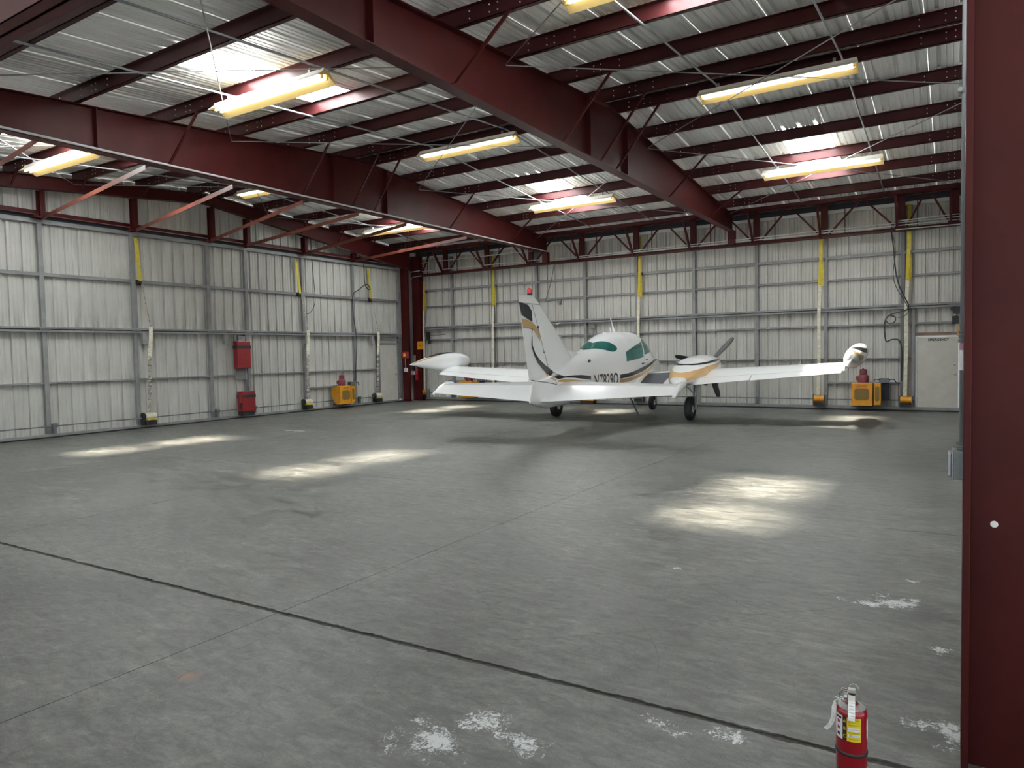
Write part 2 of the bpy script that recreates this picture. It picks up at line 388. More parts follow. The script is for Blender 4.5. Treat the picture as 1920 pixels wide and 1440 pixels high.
m = MB(); m.box(-19, -13, 5.80, 3, 3.32, 5.84); m.build('canopy_sheet', ROOF, ceiling)  # unseen roof over the near bay, lengthened to cut light from the opening
PUR = (4.35, 5.87, 7.42, 8.87, 10.40, 11.85, 12.55, 14.0, 15.5, 17.0, 18.5, 19.95)
BEAM_X = (-17.45, -11.67, -5.48, .62)
for y in PUR:
    z = ZF(y); m = MB(); L0, L1 = -17.75, .70
    m.box(L0, y-.005, z, L1, y+.005, z+.198)
    m.box(L0, y-.005, z, L1, y+.066, z+.008); m.box(L0, y-.066, z+.190, L1, y+.005, z+.198)
    m.box(L0, y+.058, z, L1, y+.066, z+.022)
    m.build('purlin', MAROON2, ceiling)
m = MB()
for y in PUR:
    z = ZF(y)
    for X in BEAM_X:
        for s in (-1, 1):
            for dx in (.32, .62, .74, 1.06):
                for zz in (.055, .145):
                    x = X+s*dx
                    if -17.7 < x < .6: m.lathe([(.0095, 0), (.0095, .010), (.003, .014)], (x, y-.005, z+zz), (0, -1, 0), 6)
bo = m.build('bolt', BRASS, ceiling); bo['kind'] = 'stuff'
m = MB()
for y in PUR:
    for k in range(-1, 21):
        if k in SKY_J and (5.8 < y < 8.9 or 15.4 < y < 18.6): continue
        for j in range(3):
            x = X0+.914*k+.152+.305*j; z = ZR(y-.075)+.002
            if -17.7 < x < .6: m.prism([(-.030, 0), (.030, 0), (.018, .038), (-.018, .038)], (x, y-.072, z), (x, y+.0, z), (1, 0, 0), (0, 0, 1))
bo = m.build('rib_glint', WHITEP, ceiling); bo['kind'] = 'stuff'  # white plugs added to imitate glints of light in the rib openings
# crossed brace rods under the roof, bay by bay
for a, b_ in ((BEAM_X[0], BEAM_X[1]), (BEAM_X[1], BEAM_X[2]), (BEAM_X[2], BEAM_X[3])):
    for ya, yb in ((3.7, 8.75), (8.75, 14.3), (14.3, 20.4)):
        for y0, y1 in ((ya, yb), (yb, ya)):
            n = 10 if (ya < 12.2 < yb) else 1; pts = []
            for i in range(n+1):
                y = lerp(y0, y1, i/n); pts.append((lerp(a, b_, i/n), y, lerp(ZF(y0), ZF(y1), i/n)-.10 - (.012 if y1 > y0 else 0)))
            MB().tube([pts[0], pts[-1]], .0085, 6).build('brace_rod', RODM, ceiling)

# ================================================================== WALL SHEETS
def BW(s, d, q): return (s, d, q)
wall_back = struct('wall_back', (0, 0, 0))
YB = 21.42
cache = {}
def back_panel(x, z0, z1, wd=.914, first=.152):
    key = ('b', round(wd, 3), round(first, 3), z0, z1)
    if key not in cache:
        me = sheet(lambda s, d, q: (s, d, q), z0, z1, wd, first).mesh('wall_panel'); me.materials.append(WALLW); cache[key] = me
    inst('wall_panel', cache[key], wall_back, (x, YB, 0))
x = -.752-.914*18
for z0, z1 in ((.10, 2.72), (2.80, 5.45)): back_panel(-17.80, z0, z1, x+17.80, .152-.914+(x+17.80))
for k in range(20):
    xx = x+.914*k
    back_panel(xx, 2.80, 5.45)
    if k == 18: back_panel(xx, 2.06, 2.72)
    else: back_panel(xx, .10, 2.72)
def bpart(name, m, x0, y0, z0, x1, y1, z1, bev=.004):
    return MB().box(x0, y0, z0, x1, y1, z1).build(name, m, wall_back, bevel=bev)
BST = (-17.70, -15.95, -14.12, -12.29, -10.42, -8.60, -6.74, -4.87, -3.01, -1.14)
for sx in BST:
    for z0, z1 in ((.10, 2.70), (2.82, 5.41)): bpart('stile', GIRTD if sx > -1.2 else GIRT, sx-.05, 21.31, z0, sx+.05, YB-.004, z1)
bpart('stile', GIRT, -.93, 21.31, .10, -.85, YB-.004, 2.70)
for z0, z1, x1 in ((4.15, 4.23, .5), (3.545, 3.60, .5), (2.285, 2.335, -.02), (1.385, 1.415, -.93)):
    bpart('girt', GIRT, -17.75, 21.335, z0, x1, YB-.006, z1)
for z0, z1 in ((2.700, 2.748), (2.776, 2.824)): bpart('hinge_rail', GIRT, -17.75, 21.27, z0, .5, YB-.004, z1)
bpart('hinge_gap', BLACK, -17.75, 21.30, 2.748, .5, YB-.004, 2.776, 0)
for sx in BST + (.02,): bpart('hinge_plate', GIRTD, sx-.13, 21.255, 2.735, sx+.13, 21.272, 2.79)
bpart('bottom_rail', GIRT, -17.75, 21.27, .035, .5, YB+.02, .115)
bpart('rubber_seal', BLACK, -17.75, 21.285, 0.0, .5, YB, .036, 0)
bpart('top_rail', LTGREY, -17.75, 21.30, 5.40, .5, YB, 5.49)
bpart('gap_shade_strip', DARKGAP, -17.75, 21.46, 5.49, .6, 21.50, 5.76, 0)  # dark strip imitating the shade in the gap above the door
bpart('motor_rail', GIRT, -2.96, 21.32, .715, -1.19, YB-.004, .765)
bpart('motor_rail', GIRT, -16.2, 21.32, .715, -14.17, YB-.004, .765)
MB().tube([(-17.6, 21.24, .29), (-.85, 21.24, .29)], .014, 8).build('drive_shaft', GIRTD, wall_back)
for sx in BST[1:]: bpart('shaft_bearing', GIRTD, sx-.03, 21.20, .12, sx+.03, 21.31, .33)
# left wall: the long door leaves, then the gable sheets above
wall_left = struct('wall_left')
XA = -17.79
def left_panel(y, z0, z1, wd=.914, first=.152, ztop=None, x=XA):
    me = sheet(lambda s, d, q: (-d, s, q), z0, (lambda s: ZR(y+s)-.004) if ztop else z1, wd, first).mesh('wall_panel'); me.materials.append(WALLW)
    inst('wall_panel', me, wall_left, (x, y, 0))
for k in range(19):
    y = 3.598+.914*k; wd = .914 if k < 18 else .40
    left_panel(y, 2.55, 4.94, wd)
    if k < 17: left_panel(y, .08, 2.46, wd)
    elif k == 17: left_panel(y, 2.24, 2.46, wd)
    if y < 21: left_panel(y, 5.18, 0, wd if k < 18 else .95, .152, True, XA-.06)
def lpart(name, m, x0, y0, z0, x1, y1, z1, bev=.004):
    return MB().box(x0, y0, z0, x1, y1, z1).build(name, m, wall_left, bevel=bev)
AST = (3.8, 5.93, 8.08, 10.215, 12.35, 13.60, 15.75, 17.99)
for sy in AST:
    for z0, z1 in ((.10, 2.46), (2.55, 4.93)): lpart('stile', GIRT, XA+.003, sy-.05, z0, XA+.095, sy+.05, z1)
lpart('stile', GIRT, XA+.003, 20.30, 2.55, XA+.095, 20.44, 4.93); lpart('stile', GIRTD, XA+.003, 20.28, .10, XA+.095, 20.44, 2.46)
lpart('stile', GIRTD, XA+.003, 19.10, .10, XA+.08, 19.22, 2.46)
lpart('girt', GIRT, XA+.004, 3.6, 3.725, XA+.085, 20.4, 3.805)
lpart('girt', GIRT, XA+.004, 3.6, 1.245, XA+.07, 19.1, 1.285)
for z0, z1 in ((2.445, 2.492), (2.518, 2.566)): lpart('hinge_rail', GIRT, XA+.003, 3.6, z0, XA+.135, 20.42, z1)
lpart('hinge_gap', BLACK, XA+.003, 3.6, 2.492, XA+.11, 20.42, 2.518, 0)
for sy in AST + (20.3,): lpart('hinge_plate', GIRTD, XA+.134, sy-.12, 2.478, XA+.15, sy+.12, 2.532)
lpart('top_rail', GIRT, XA-.02, 3.6, 4.92, XA+.10, 20.44, 5.015)
lpart('bottom_rail', GIRT, XA-.02, 3.6, .030, XA+.13, 20.44, .085)
lpart('rubber_seal', BLACK, XA, 3.6, 0, XA+.115, 20.44, .031, 0)
lpart('gap_shade_strip', DARKGAP, XA-.14, 3.5, 5.00, XA-.10, 21.4, 5.20, 0)  # dark strip in place of the shaded gap between header and sill
lpart('sill_beam', MAROON, XA-.03, 3.6, 5.13, XA+.07, 20.6, 5.215)
lpart('motor_rail', GIRT, XA+.004, 15.8, .715, XA+.085, 17.94, .765)
MB().tube([(XA+.16, 3.8, .27), (XA+.16, 19.1, .27)], .014, 8).build('drive_shaft', GIRTD, wall_left)
for sy in AST:
    m = MB().box(XA+.08, sy+.04, .10, XA+.20, sy+.11, .28); m.lathe([(.05, -.05), (.05, .06)], (XA+.16, sy+.08, .285), (0, 1, 0), 10)
    m.build('shaft_bearing', GIRTD, wall_left)
for sy in (10.33, 12.72, 13.42, 15.68, 18.72): lpart('pulley_bracket', GIRT, XA+.09, sy, 2.16, XA+.20, sy+.13, 2.44)
# posts of the end frame between sill and rafter
def zb3(y): return 6.0-.087*(12.2-y) if y < 12.2 else 6.0-.125*(y-12.2)
for sy in (5.95, 8.08, 10.23, 12.43, 13.60, 15.76, 17.93):
    m = MB(); top = zb3(sy)+.01; x0, x1 = XA+.10, XA+.30
    m.box(x0, sy-.055, 5.0, x0+.012, sy+.055, top); m.box(x1-.012, sy-.055, 5.0, x1, sy+.055, top); m.box(x0, sy-.006, 5.0, x1, sy+.006, top)
    m.box(x0-.02, sy-.20, 5.02, x1, sy-.04, 5.06)
    m.build('wind_post', MAROON, wall_left)
lpart('corner_sheet', WALLW, XA-.04, 20.44, 0, XA, 21.6, 5.9, 0); bpart('corner_sheet', WALLW, -18.0, YB+.02, 0, -17.74, YB+.06, 5.9, 0)
wall_right = struct('wall_right')
for k in range(20):
    key = 'rw'
    if key not in cache:
        me = sheet(lambda s, d, q: (d, s, q), 0.0, 5.9, .914).mesh('wall_panel'); me.materials.append(WALLW); cache[key] = me
    inst('wall_panel', cache[key], wall_right, (.78, 3.55+.914*k, 0))

# ================================================================== DOORS
door_1 = struct('door_1', (XA, 0, 0))                                # plain man door, far end of the left wall
def d1(n, m, *b, bev=.004): return MB().box(*b).build(n, m, door_1, bevel=bev)
d1('door_leaf', DOORW, -.01, 19.29, .08, .035, 20.23, 2.14)
d1('door_frame', GIRT, -.02, 19.22, 2.14, .055, 20.30, 2.20); d1('door_frame', GIRT, -.02, 20.23, .08, .055, 20.30, 2.14); d1('door_frame', GIRT, -.02, 19.22, .08, .055, 19.29, 2.14)
d1('wall_panel', WALLW, -.01, 19.2, 2.20, .004, 20.32, 2.46); d1('transom', GIRT, .0, 19.25, 2.30, .06, 20.3, 2.34)
h = MB(); h.lathe([(.035, 0), (.035, .012), (.012, .016), (.012, .05), (.032, .055), (.034, .085), (.02, .095)], (.035, 20.14, 1.04), (1, 0, 0), 14); h.build('door_handle', STEEL, door_1, smooth=True, auto=40)
MB().lathe([(.03, 0), (.03, .015), (.02, .02)], (.035, 20.14, 1.27), (1, 0, 0), 14).build('deadbolt', STEEL, door_1, smooth=True, auto=40)
for z in (.30, 1.05, 1.9): d1('hinge', STEEL, .03, 19.275, z, .045, 19.305, z+.1)
door_2 = struct('door_2', (0, YB, 0))                                # emergency door, right end of the back wall
def d2(n, m, *b, bev=.004): return MB().box(*b).build(n, m, door_2, bevel=bev)
d2('door_leaf', DOORW, -.795, -.075, .095, .115, -.03, 1.945)
d2('door_frame', LTGREY, -.845, -.085, .09, -.80, .0, 1.99); d2('door_frame', LTGREY, .12, -.085, .09, .165, .0, 1.99); d2('door_frame', LTGREY, -.80, -.085, 1.95, .12, 0, 1.99)
d2('lintel_angle', mat('rusty_angle', (.17, .12, .09), .7, var=.3), -.87, -.09, 1.985, .17, 0, 2.065)
MB().lathe([(.030, 0), (.030, .012), (.018, .02)], (.035, -.075, 1.225), (0, -1, 0), 14).build('deadbolt', STEEL, door_2, smooth=True, auto=40)
h = MB(); h.lathe([(.036, 0), (.036, .014), (.012, .018), (.012, .055)], (.055, -.075, .975), (0, -1, 0), 14)
h.tube([(.055, -.125, .975), (.0, -.13, .985), (-.075, -.125, 1.0)], .011, 8); h.build('door_handle', STEEL, door_2, smooth=True, auto=40)
for z in (.25, 1.0, 1.75): d2('hinge', STEEL, -.81, -.085, z, -.785, -.073, z+.1)
q = random.Random(5); xx = -.565
word = 'EMERGENCY'; step = .470/9
for i, ch in enumerate(word):
    text('lettering', ch, INK, door_2, .088, facing((xx+step*(i+.5), -.0775, 1.868+q.uniform(-.004, .004)), (math.cos(q.uniform(-.05, .05)), 0, q.uniform(-.05, .05)), (0, 0, 1)), .0008, .82, bold=.004)

# ================================================================== STEEL FRAMES
def frame_beam(name, X, label, y0, y1, zb, depth_end=None, brace_ys=(), stiff=(), mat_=MAROON, sides=(1, -1), fw=.20):
    t = thing(name, label, 'beam', (X, 0, 0))
    n = [y0] + [y for y in (12.2,) if y0 < y < y1] + [y1]
    m = MB(); m.grid([[(-.006, y, zb(y)) for y in n], [(-.006, y, ZF(y)) for y in n]]); m.grid([[(.006, y, zb(y)) for y in n], [(.006, y, ZF(y)) for y in n]]); m.build('web', mat_, t)
    for nm, fz, th in (('bottom_flange', zb, .014), ('top_flange', lambda y: ZF(y)-.014, .014)):
        m = MB(); m.loft([[(-fw/2, y, fz(y)), (fw/2, y, fz(y)), (fw/2, y, fz(y)+th), (-fw/2, y, fz(y)+th)] for y in n]); m.build(nm, mat_, t)
    for sy in stiff:
        m = MB(); m.box(-fw/2, sy-.008, zb(sy), fw/2, sy+.008, ZF(sy)-.01); m.build('stiffener', mat_, t)
    for by in brace_ys:
        for s in sides:
            z = ZF(by)
            MB().bar((s*.05, by, zb(by)+.04), (s*.93, by+.01, z+.03), .035, .035).build('flange_brace', mat_, t)
            MB().box(s*.02, by-.06, zb(by)+.01, s*.09, by+.06, zb(by)+.05).build('brace_clip', mat_, t)
    return t
b1 = frame_beam('roof_beam', BEAM_X[2], 'maroon tapered I-beam nearest the right, crossing the top centre of the photo', 3.6, 21.0, lambda y: 5.14, brace_ys=(7.42, 10.4, 11.85, 12.55, 15.5, 18.5), stiff=(5.9, 11.35, 13.0))
MB().box(-.10, 20.86, 4.75, .10, 21.03, 5.15).build('end_stub', MAROON, b1, bevel=.004)
b2 = frame_beam('roof_beam', BEAM_X[1], 'maroon tapered I-beam in mid hangar with a pale conduit along its lower flange', 3.6, 21.0, lambda y: 5.09, brace_ys=(7.42, 10.4, 11.85, 12.55, 15.5, 18.5), stiff=(6.2, 11.27, 13.0))
MB().box(-.10, 20.86, 4.75, .10, 21.03, 5.10).build('end_stub', MAROON, b2, bevel=.004)
MB().tube([(.125, 3.7, 5.12), (.125, 20.8, 5.12)], .018, 8).build('conduit', LTGREY, b2)
b3 = frame_beam('roof_beam', BEAM_X[0], 'maroon peaked end rafter close above the left wall, resting on its posts', 3.6, 20.75, zb3, brace_ys=(), stiff=(12.2,))
for by in (5.87, 7.42, 8.87, 10.4, 11.85, 14.0, 15.5, 17.0, 18.5):
    MB().bar((.05, by, zb3(by)+.05), (.38, by, ZF(by)+.04), .035, .035).build('flange_brace', MAROON, b3)
# long struts from the wall posts to the lower flange of the middle beam
STR = ((6.2, 5.36), (8.12, 7.10), (10.26, 8.83), (12.37, 10.56), (13.55, 12.2), (15.72, 13.9), (17.97, 16.5))
for i, (ya, yb) in enumerate(STR):
    m = MB(); p = Vector((-17.47+11.67, ya, 5.075)); q_ = Vector((-.05, yb, 5.085))
    d = (q_-p).normalized(); sd_ = d.cross(Vector((0, 0, 1))).normalized()
    m.bar(p, q_, .085, .007); m.bar(p+sd_*.04-Vector((0, 0, .04)), q_+sd_*.04-Vector((0, 0, .04)), .007, .085)
    m.build('long_strut', RUSTRED, b2)
hb = thing('header_beam', 'dark maroon double-channel header beam in the upper left corner of the photo', 'beam', (0, 0, 0))
for y0, y1 in ((3.595, 3.715), (3.740, 3.860)):
    m = MB(); m.box(-17.7, y0, 5.30, .6, y1, 5.312); m.box(-17.7, y0, 5.30, .6, y0+.010, 5.58); m.box(-17.7, y0, 5.57, .6, y1, 5.58); m.build('channel', MAROON, hb)
# truss over the back wall door
tr = thing('roof_truss', 'maroon lattice truss standing over the top of the back wall door', 'truss', (0, 0, 0))
YT = 21.0
m = MB(); m.box(-17.2, YT-.06, 4.70, .35, YT+.06, 4.712); m.box(-17.2, YT-.006, 4.70, .35, YT+.006, 4.79); m.box(-17.2, YT-.06, 4.78, .35, YT+.06, 4.79); m.build('bottom_chord', MAROON, tr)
m = MB(); m.box(-17.2, YT-.05, 5.60, .35, YT+.05, 5.66); m.build('top_chord', MAROON, tr)
m = MB(); m.box(-17.4, 20.28, 5.52, .5, 20.292, 5.63); m.box(-17.4, 20.28, 5.52, .5, 20.38, 5.53); m.build('eave_strut', MAROON, tr)
PST = (-15.95, -14.1, -12.28, -10.34, -8.45, -6.63, -4.79, -3.0, -1.16, .02)
for sx in PST:
    MB().box(sx-.085, YT-.05, 4.78, sx+.085, YT+.05, 5.62).build('post', MAROON, tr, bevel=.003)
    MB().bar((sx-.10, 20.32, 5.58), (sx-.09, YT-.04, 4.72), .055, .055).build('knee_strut', MAROON, tr)
al = (-17.2,)+PST
for a, b_ in zip(al, al[1:]):
    c = (a+b_)/2; h_ = (b_-a)/2
    MB().bar((c-.07, YT, 5.60), (a+.12, YT, 4.80), .045, .045, (0, 1, 0)).build('diagonal', MAROON, tr)
    MB().bar((c+.07, YT, 5.60), (b_-.12, YT, 4.80), .045, .045, (0, 1, 0)).build('diagonal', MAROON, tr)
    MB().bar((c-.28*h_*2+.1, YT+.03, 4.79), (c-.28*h_*2+.1, YT+.03, 5.62), .022, .022).build('hanger_rod', MAROON, tr)

# columns
def h_column(name, label, loc, prof_boxes, h, m_=MAROON):
    t = thing(name, label, 'column', loc)
    for nm, (x0, y0, x1, y1) in prof_boxes:
        MB().box(x0, y0, 0, x1, y1, h).build(nm, m_, t, bevel=.003)
    return t
nc = h_column('steel_column', 'wide dark maroon column filling the right edge of the photo', (0, 0, 0),
         (('flange', (.036, 3.30, .062, 3.56)), ('web', (.062, 3.422, .66, 3.438)), ('flange', (.66, 3.30, .686, 3.56))), 5.80)
MB().lathe([(.014, 0), (.014, .0012), (.003, .0016)], (.145, 3.422, 1.018), (0, -1, 0), 9).build('paint_chip', WHITEP, nc)
h_column('steel_column', 'maroon column at the far right end of the back wall, mostly behind the grey conduit', (0, 0, 0),
         (('flange', (.30, 21.0, .32, 21.26)), ('web', (.32, 21.12, .60, 21.14)), ('flange', (.60, 21.0, .62, 21.26))), 5.55)
h_column('steel_column', 'maroon corner column carrying the red alarm box', (0, 0, 0),
         (('flange', (-17.74, 20.52, -17.42, 20.54)), ('web', (-17.59, 20.54, -17.57, 20.60)), ('flange', (-17.74, 20.60, -17.42, 20.62))), 5.0)
h_column('steel_column', 'maroon corner column carrying the yellow placard', (0, 0, 0),
         (('flange', (-17.64, 21.03, -17.24, 21.05)), ('web', (-17.45, 21.05, -17.43, 21.22)), ('flange', (-17.64, 21.22, -17.24, 21.24))), 5.5)

# ================================================================== LAMPS AND CONDUITS
def make_lamp(label, loc):
    t = thing('ceiling_light', label, 'light', loc, 0, 'fluorescent strip lights under the roof')
    H = 1.22
    m = MB(); m.box(-H, -.045, -.005, H, .045, .055); m.build('housing', LAMPW, t, bevel=.004)
    for s, nm in ((-1, 'reflector'), (1, 'reflector')):
        m = MB(); m.prism([(s*.042, .010), (s*(.150 if s < 0 else .185), -.060 if s < 0 else -.108), (s*(.150 if s < 0 else .185), -.070 if s < 0 else -.122), (s*(.147 if s < 0 else .181), -.070 if s < 0 else -.122), (s*.040, .0)], (-H, 0, 0), (H, 0, 0), (0, 1, 0), (0, 0, 1)); m.build(nm, LAMPY if s > 0 else LAMPW, t)  # far wing's cream paint also carries the yellow of the tube light
    for s in (-1, 1):
        m = MB(); m.tube([(-H+.05, s*.050, -.058), (H-.05, s*.050, -.058)], .018, 10); m.build('tube', TUBE, t, smooth=True, auto=50)
        for e in (-1, 1):
            m = MB(); m.box(e*(H-.06), s*.050-.014, -.082, e*(H-.02), s*.050+.014, .0); m.build('socket', LAMPY, t, bevel=.003)
    for e in (-1, 1):
        m = MB(); m.prism([(-.150, -.070), (-.02, -.03), (.02, -.03), (.185, -.122), (.042, .03), (-.042, .03)], (e*(H+.001), 0, 0), (e*(H+.008), 0, 0), (0, 1, 0), (0, 0, 1)); m.build('end_plate', LAMPY, t)
    for e in (-.9, .9):
        MB().box(e-.02, -.02, .055, e+.02, .02, .125).build('hanger', GALV, t)
    return t
LX = (-2.50, -8.65, -14.85); LY = (7.15, 12.20, 16.95)
LAB = (('strip light at the top edge of the photo, almost cut off', 'strip light under the ridge near the right column, largest lit one at upper right', 'strip light below the small skylight at the right, back slope'),
       ('strip light crossing the large skylight at upper left', 'strip light under the ridge between the two middle beams', 'strip light below the skylight between the beams, near the back wall'),
       ('strip light at the far left edge beneath a skylight', 'strip light peeping out under the middle beam near the ridge', 'strip light seen under the middle beam above the back left corner'))
for i, x in enumerate(LX):
    for j, y in enumerate(LY): make_lamp(LAB[i][j], (x, y, ZF(y) - (.165 if j != 1 else .150)))
CX = ((-3.45, 'right bay, left of the strip lights'), (-1.50, 'right bay, close to the right column'), (-9.60, 'middle bay, nearer the middle beam'), (-7.65, 'middle bay, nearer the right-hand beam'), (-15.75, 'left bay, nearer the left wall'), (-13.80, 'left bay, nearer the middle beam'))
for x, w_ in CX:
    o = MB().tube([(x, 3.7, ZF(3.7)-.018), (x, 12.2, ZF(12.2)-.018), (x, 20.3, ZF(20.3)-.018)], .016, 8).build('electrical_conduit', GALV, None, smooth=True)
    tag(o, 'grey conduit running front to back under the roof, ' + w_, 'conduit')
for x0, x1, z0, z1, w_ in ((-11.3, .5, 4.80, 4.84, 'lower of the long pair'), (-11.3, .5, 4.855, 4.91, 'upper of the long pair'), (-1.28, .5, 4.95, 4.985, 'short top one at the right'), (-1.28, .5, 4.735, 4.715, 'short bottom one at the right'),
                       (-17.0, -11.75, 5.20, 5.20, 'upper one left of the middle beam'), (-17.0, -11.75, 4.88, 4.88, 'lower one left of the middle beam')):
    o = MB().tube([(x0, 20.90, z0), (x1, 20.90, z1)], .014, 8).build('electrical_conduit', LTGREY, None, smooth=True)
    tag(o, 'pale conduit along the back wall truss, ' + w_, 'conduit')
for i, (x, y, z0, z1, w_) in enumerate(((-17.66, 20.9, 1.75, 5.0, 'left one'), (-17.60, 20.9, 1.0, 4.9, 'middle one'), (-17.53, 20.9, 1.75, 4.7, 'right one'))):
    pts = [(x, y, z0), (x, y, z1-.1), (x+.03, y, z1-.03), (x+.12, y, z1)] + ([(x+.5, y, z1+.02)] if i else [])
    o = MB().tube(pts, .018, 8).build('electrical_conduit', GALV, None, smooth=True)
    tag(o, 'grey conduit rising between the two corner columns, %s of three' % w_, 'conduit')
# conduit and box on the near column
t = thing('electrical_conduit', 'vertical grey conduit fixed to the near right column, ending in a box', 'conduit', (.036, 3.50, 0))
MB().tube([(0, 0, 1.325), (0, .004, 5.75)], .0130, 14).build('pipe', GALV, t, smooth=True)
for z in (1.305, 1.325): MB().lathe([(.022, 0), (.022, .012)], (0, 0, z), (0, 0, 1), 6 if z > 1.31 else 14).build('locknut', GIRTD, t)
for z, r in ((1.755, .0205), (1.772, .0185), (1.789, .0205)): MB().lathe([(r, 0), (r, .0145)], (0, 0, z), (0, 0, 1), 10).build('coupling', GIRTD, t)
MB().lathe([(.0136, 0), (.0136, .105)], (0, 0, 1.640), (0, 0, 1), 14).build('label', LABELW, t)
MB().lathe([(.0138, 0), (.0138, .028)], (0, 0, 1.724), (0, 0, 1), 14).build('label', mat('label_pink', (.42, .22, .30), .5), t)
MB().box(.013, -.02, 1.690, .026, .02, 1.716).build('pipe_clamp', LABELW, t, bevel=.002)
m = MB().box(-.016, -.018, 2.78, .016, .016, 2.80); m.lathe([(.010, 0), (.010, .02)], (-.018, -.01, 2.79), (0, -1, 0), 10); m.build('pipe_strap', GALV, t)
jb = thing('junction_box', 'grey steel junction box with round knockouts on the near right column', 'box', (.028, 3.495, 1.246))
MB().box(-.0255, -.06, -.0585, .0255, .06, .0585).build('body', BOXG, jb, bevel=.002)
MB().box(-.0305, -.062, -.0605, -.0255, .062, .0605).build('cover', GALV, jb, bevel=.0015)
MB().box(-.0440, -.045, -.050, -.0305, .045, .050).build('raised_ring', GALV, jb, bevel=.005)
for z in (.034, .0, -.034):
    m = MB(); m.lathe([(.0125, 0), (.0125, .0012), (.0108, .0012), (.0108, .0004), (.0002, .0004)], (.006, -.06, z), (0, -1, 0), 18); m.build('knockout', BOXG, jb)
for z in (-.02, .022): MB().lathe([(.0022, 0), (.0022, .0008)], (-.0185, -.06, z), (0, -1, 0), 8).build('screw', INK, jb)

# ================================================================== LIFT STRAPS
def strip(m, pts, wdir, wd):
    wv = Vector(wdir)*wd/2; rows = []
    for p in pts: p = Vector(p); rows.append([p-wv, p+wv])
    m.grid(rows); return m
def thick(o, th=.004):
    md = o.modifiers.new('solid', 'SOLIDIFY'); md.thickness = th; md.offset = 0; return o
def back_strap(x, top, label, drum=True, low=True):
    t = thing('lift_strap', label, 'strap', (x, 21.2, 0), 0, 'lift straps of the back wall door')
    o = strip(MB(), [(.045, .02, top), (.03, .01, 4.25), (.0, 0, 3.45)], (1, 0, 0), .085).build('upper_strap', YEL, t); thick(o)
    o = strip(MB(), [(.06, .05, 4.15), (.065, .05, 3.75), (.055, .05, 3.42)], (1, 0, 0), .075).build('doubled_strap', YEL, t); thick(o)
    o = strip(MB(), [(0, 0, 3.45), (-.02, -.01, 2.7), (-.02, -.01, 1.6), (-.045, -.01, .40)], (1, 0, 0), .085).build('lower_strap', CREAM, t); thick(o)
    m = MB().box(-.06, .02, 4.12, .11, .11, 4.20); m.build('pulley', GIRTD, t, bevel=.004)
    if drum:
        m = MB(); m.lathe([(.095, -.13), (.095, .13)], (-.02, 0, .30), (1, 0, 0), 22); m.build('drum_cover', ORANGE, t, smooth=True, auto=40)
        for s in (-1, 1):
            MB().box(-.02+s*.145-.008, -.10, .115, -.02+s*.145+.008, .10, .41).build('drum_bracket', GIRTD, t, bevel=.003)
        MB().box(-.16, -.08, .115, .12, .09, .19).build('drum_base', BLACK, t)
    return t
back_strap(-17.20, 4.55, 'yellow and cream lift strap hanging beside the corner column, leftmost on the back wall')
back_strap(-14.02, 5.30, 'yellow and cream lift strap on the back wall between corner and aircraft fin')
back_strap(-8.47, 5.35, 'yellow and cream lift strap rising behind the aircraft cabin roof')
back_strap(-3.15, 5.30, 'yellow and cream lift strap passing behind the right wing')
back_strap(-1.03, 5.40, 'yellow and cream lift strap next to the emergency door')
def left_strap(y0, yp, ym, yl, label):
    t = thing('lift_strap', label, 'strap', (XA+.19, 0, 0), 0, 'lift straps of the left wall door')
    o = strip(MB(), [(-.07, y0, 4.87), (-.03, lerp(y0, yp, .5), 4.3), (0, yp, 3.72)], (0, 1, 0), .085).build('upper_strap', YEL, t); thick(o)
    o = strip(MB(), [(-.08, y0+.06, 4.80), (-.05, yp+.02, 3.8)], (0, 1, 0), .05).build('doubled_strap', YEL, t); thick(o)
    o = strip(MB(), [(0, yp+.03, 3.75), (.01, lerp(yp, ym, .5), 3.2), (.02, ym, 2.6)], (0, 1, .1), .035).build('twisted_strap', BANDED, t); thick(o)
    o = strip(MB(), [(.02, ym, 2.62), (.02, ym-.01, 2.3), (.02, yl+.05, 1.8)], (.35, .94, 0), .09).build('middle_strap', CREAM, t); thick(o)
    rows = []; m = MB(); n = 44
    for i in range(n+1):
        z = lerp(1.85, .40, i/n); y = lerp(yl+.05, yl, i/n); a = math.sin(i*1.15)*.75
        rows.append([(.02-math.sin(a)*.045, y-math.cos(a)*.045, z), (.02+math.sin(a)*.045, y+math.cos(a)*.045, z)])
    m.grid(rows); o = m.build('lower_strap', BANDED, t); thick(o)
    MB().lathe([(.07, -.05), (.07, .05)], (-.06, yp-.02, 3.74), (0, 1, 0), 14).build('pulley', BLACK, t)
    m = MB(); m.lathe([(.085, -.14), (.085, .14)], (.02, yl, .31), (0, 1, 0), 20); m.build('drum_cover', CREAM, t, smooth=True, auto=40)
    m = MB(); m.box(.02, yl-.12, .215, .108, yl+.12, .255); m.build('drum_band', YEL, t)
    m = MB(); m.lathe([(.10, -.03), (.10, .0)], (0, yl-.16, .31), (0, 1, 0), 18); m.box(-.07, yl-.20, .085, .06, yl-.17, .31); m.build('drum_bracket', BLACK, t)
    MB().box(-.07, yl-.15, .085, .10, yl+.14, .20).build('drum_base', BLACK, t)
left_strap(10.29, 10.34, 10.55, 10.43, 'yellow and off-white lift strap nearest the camera on the left wall')
left_strap(15.46, 15.55, 15.80, 15.70, 'yellow and off-white lift strap left of the yellow motor on the left wall')
left_strap(18.70, 18.78, 19.07, 18.96, 'yellow and off-white lift strap beside the plain white door')

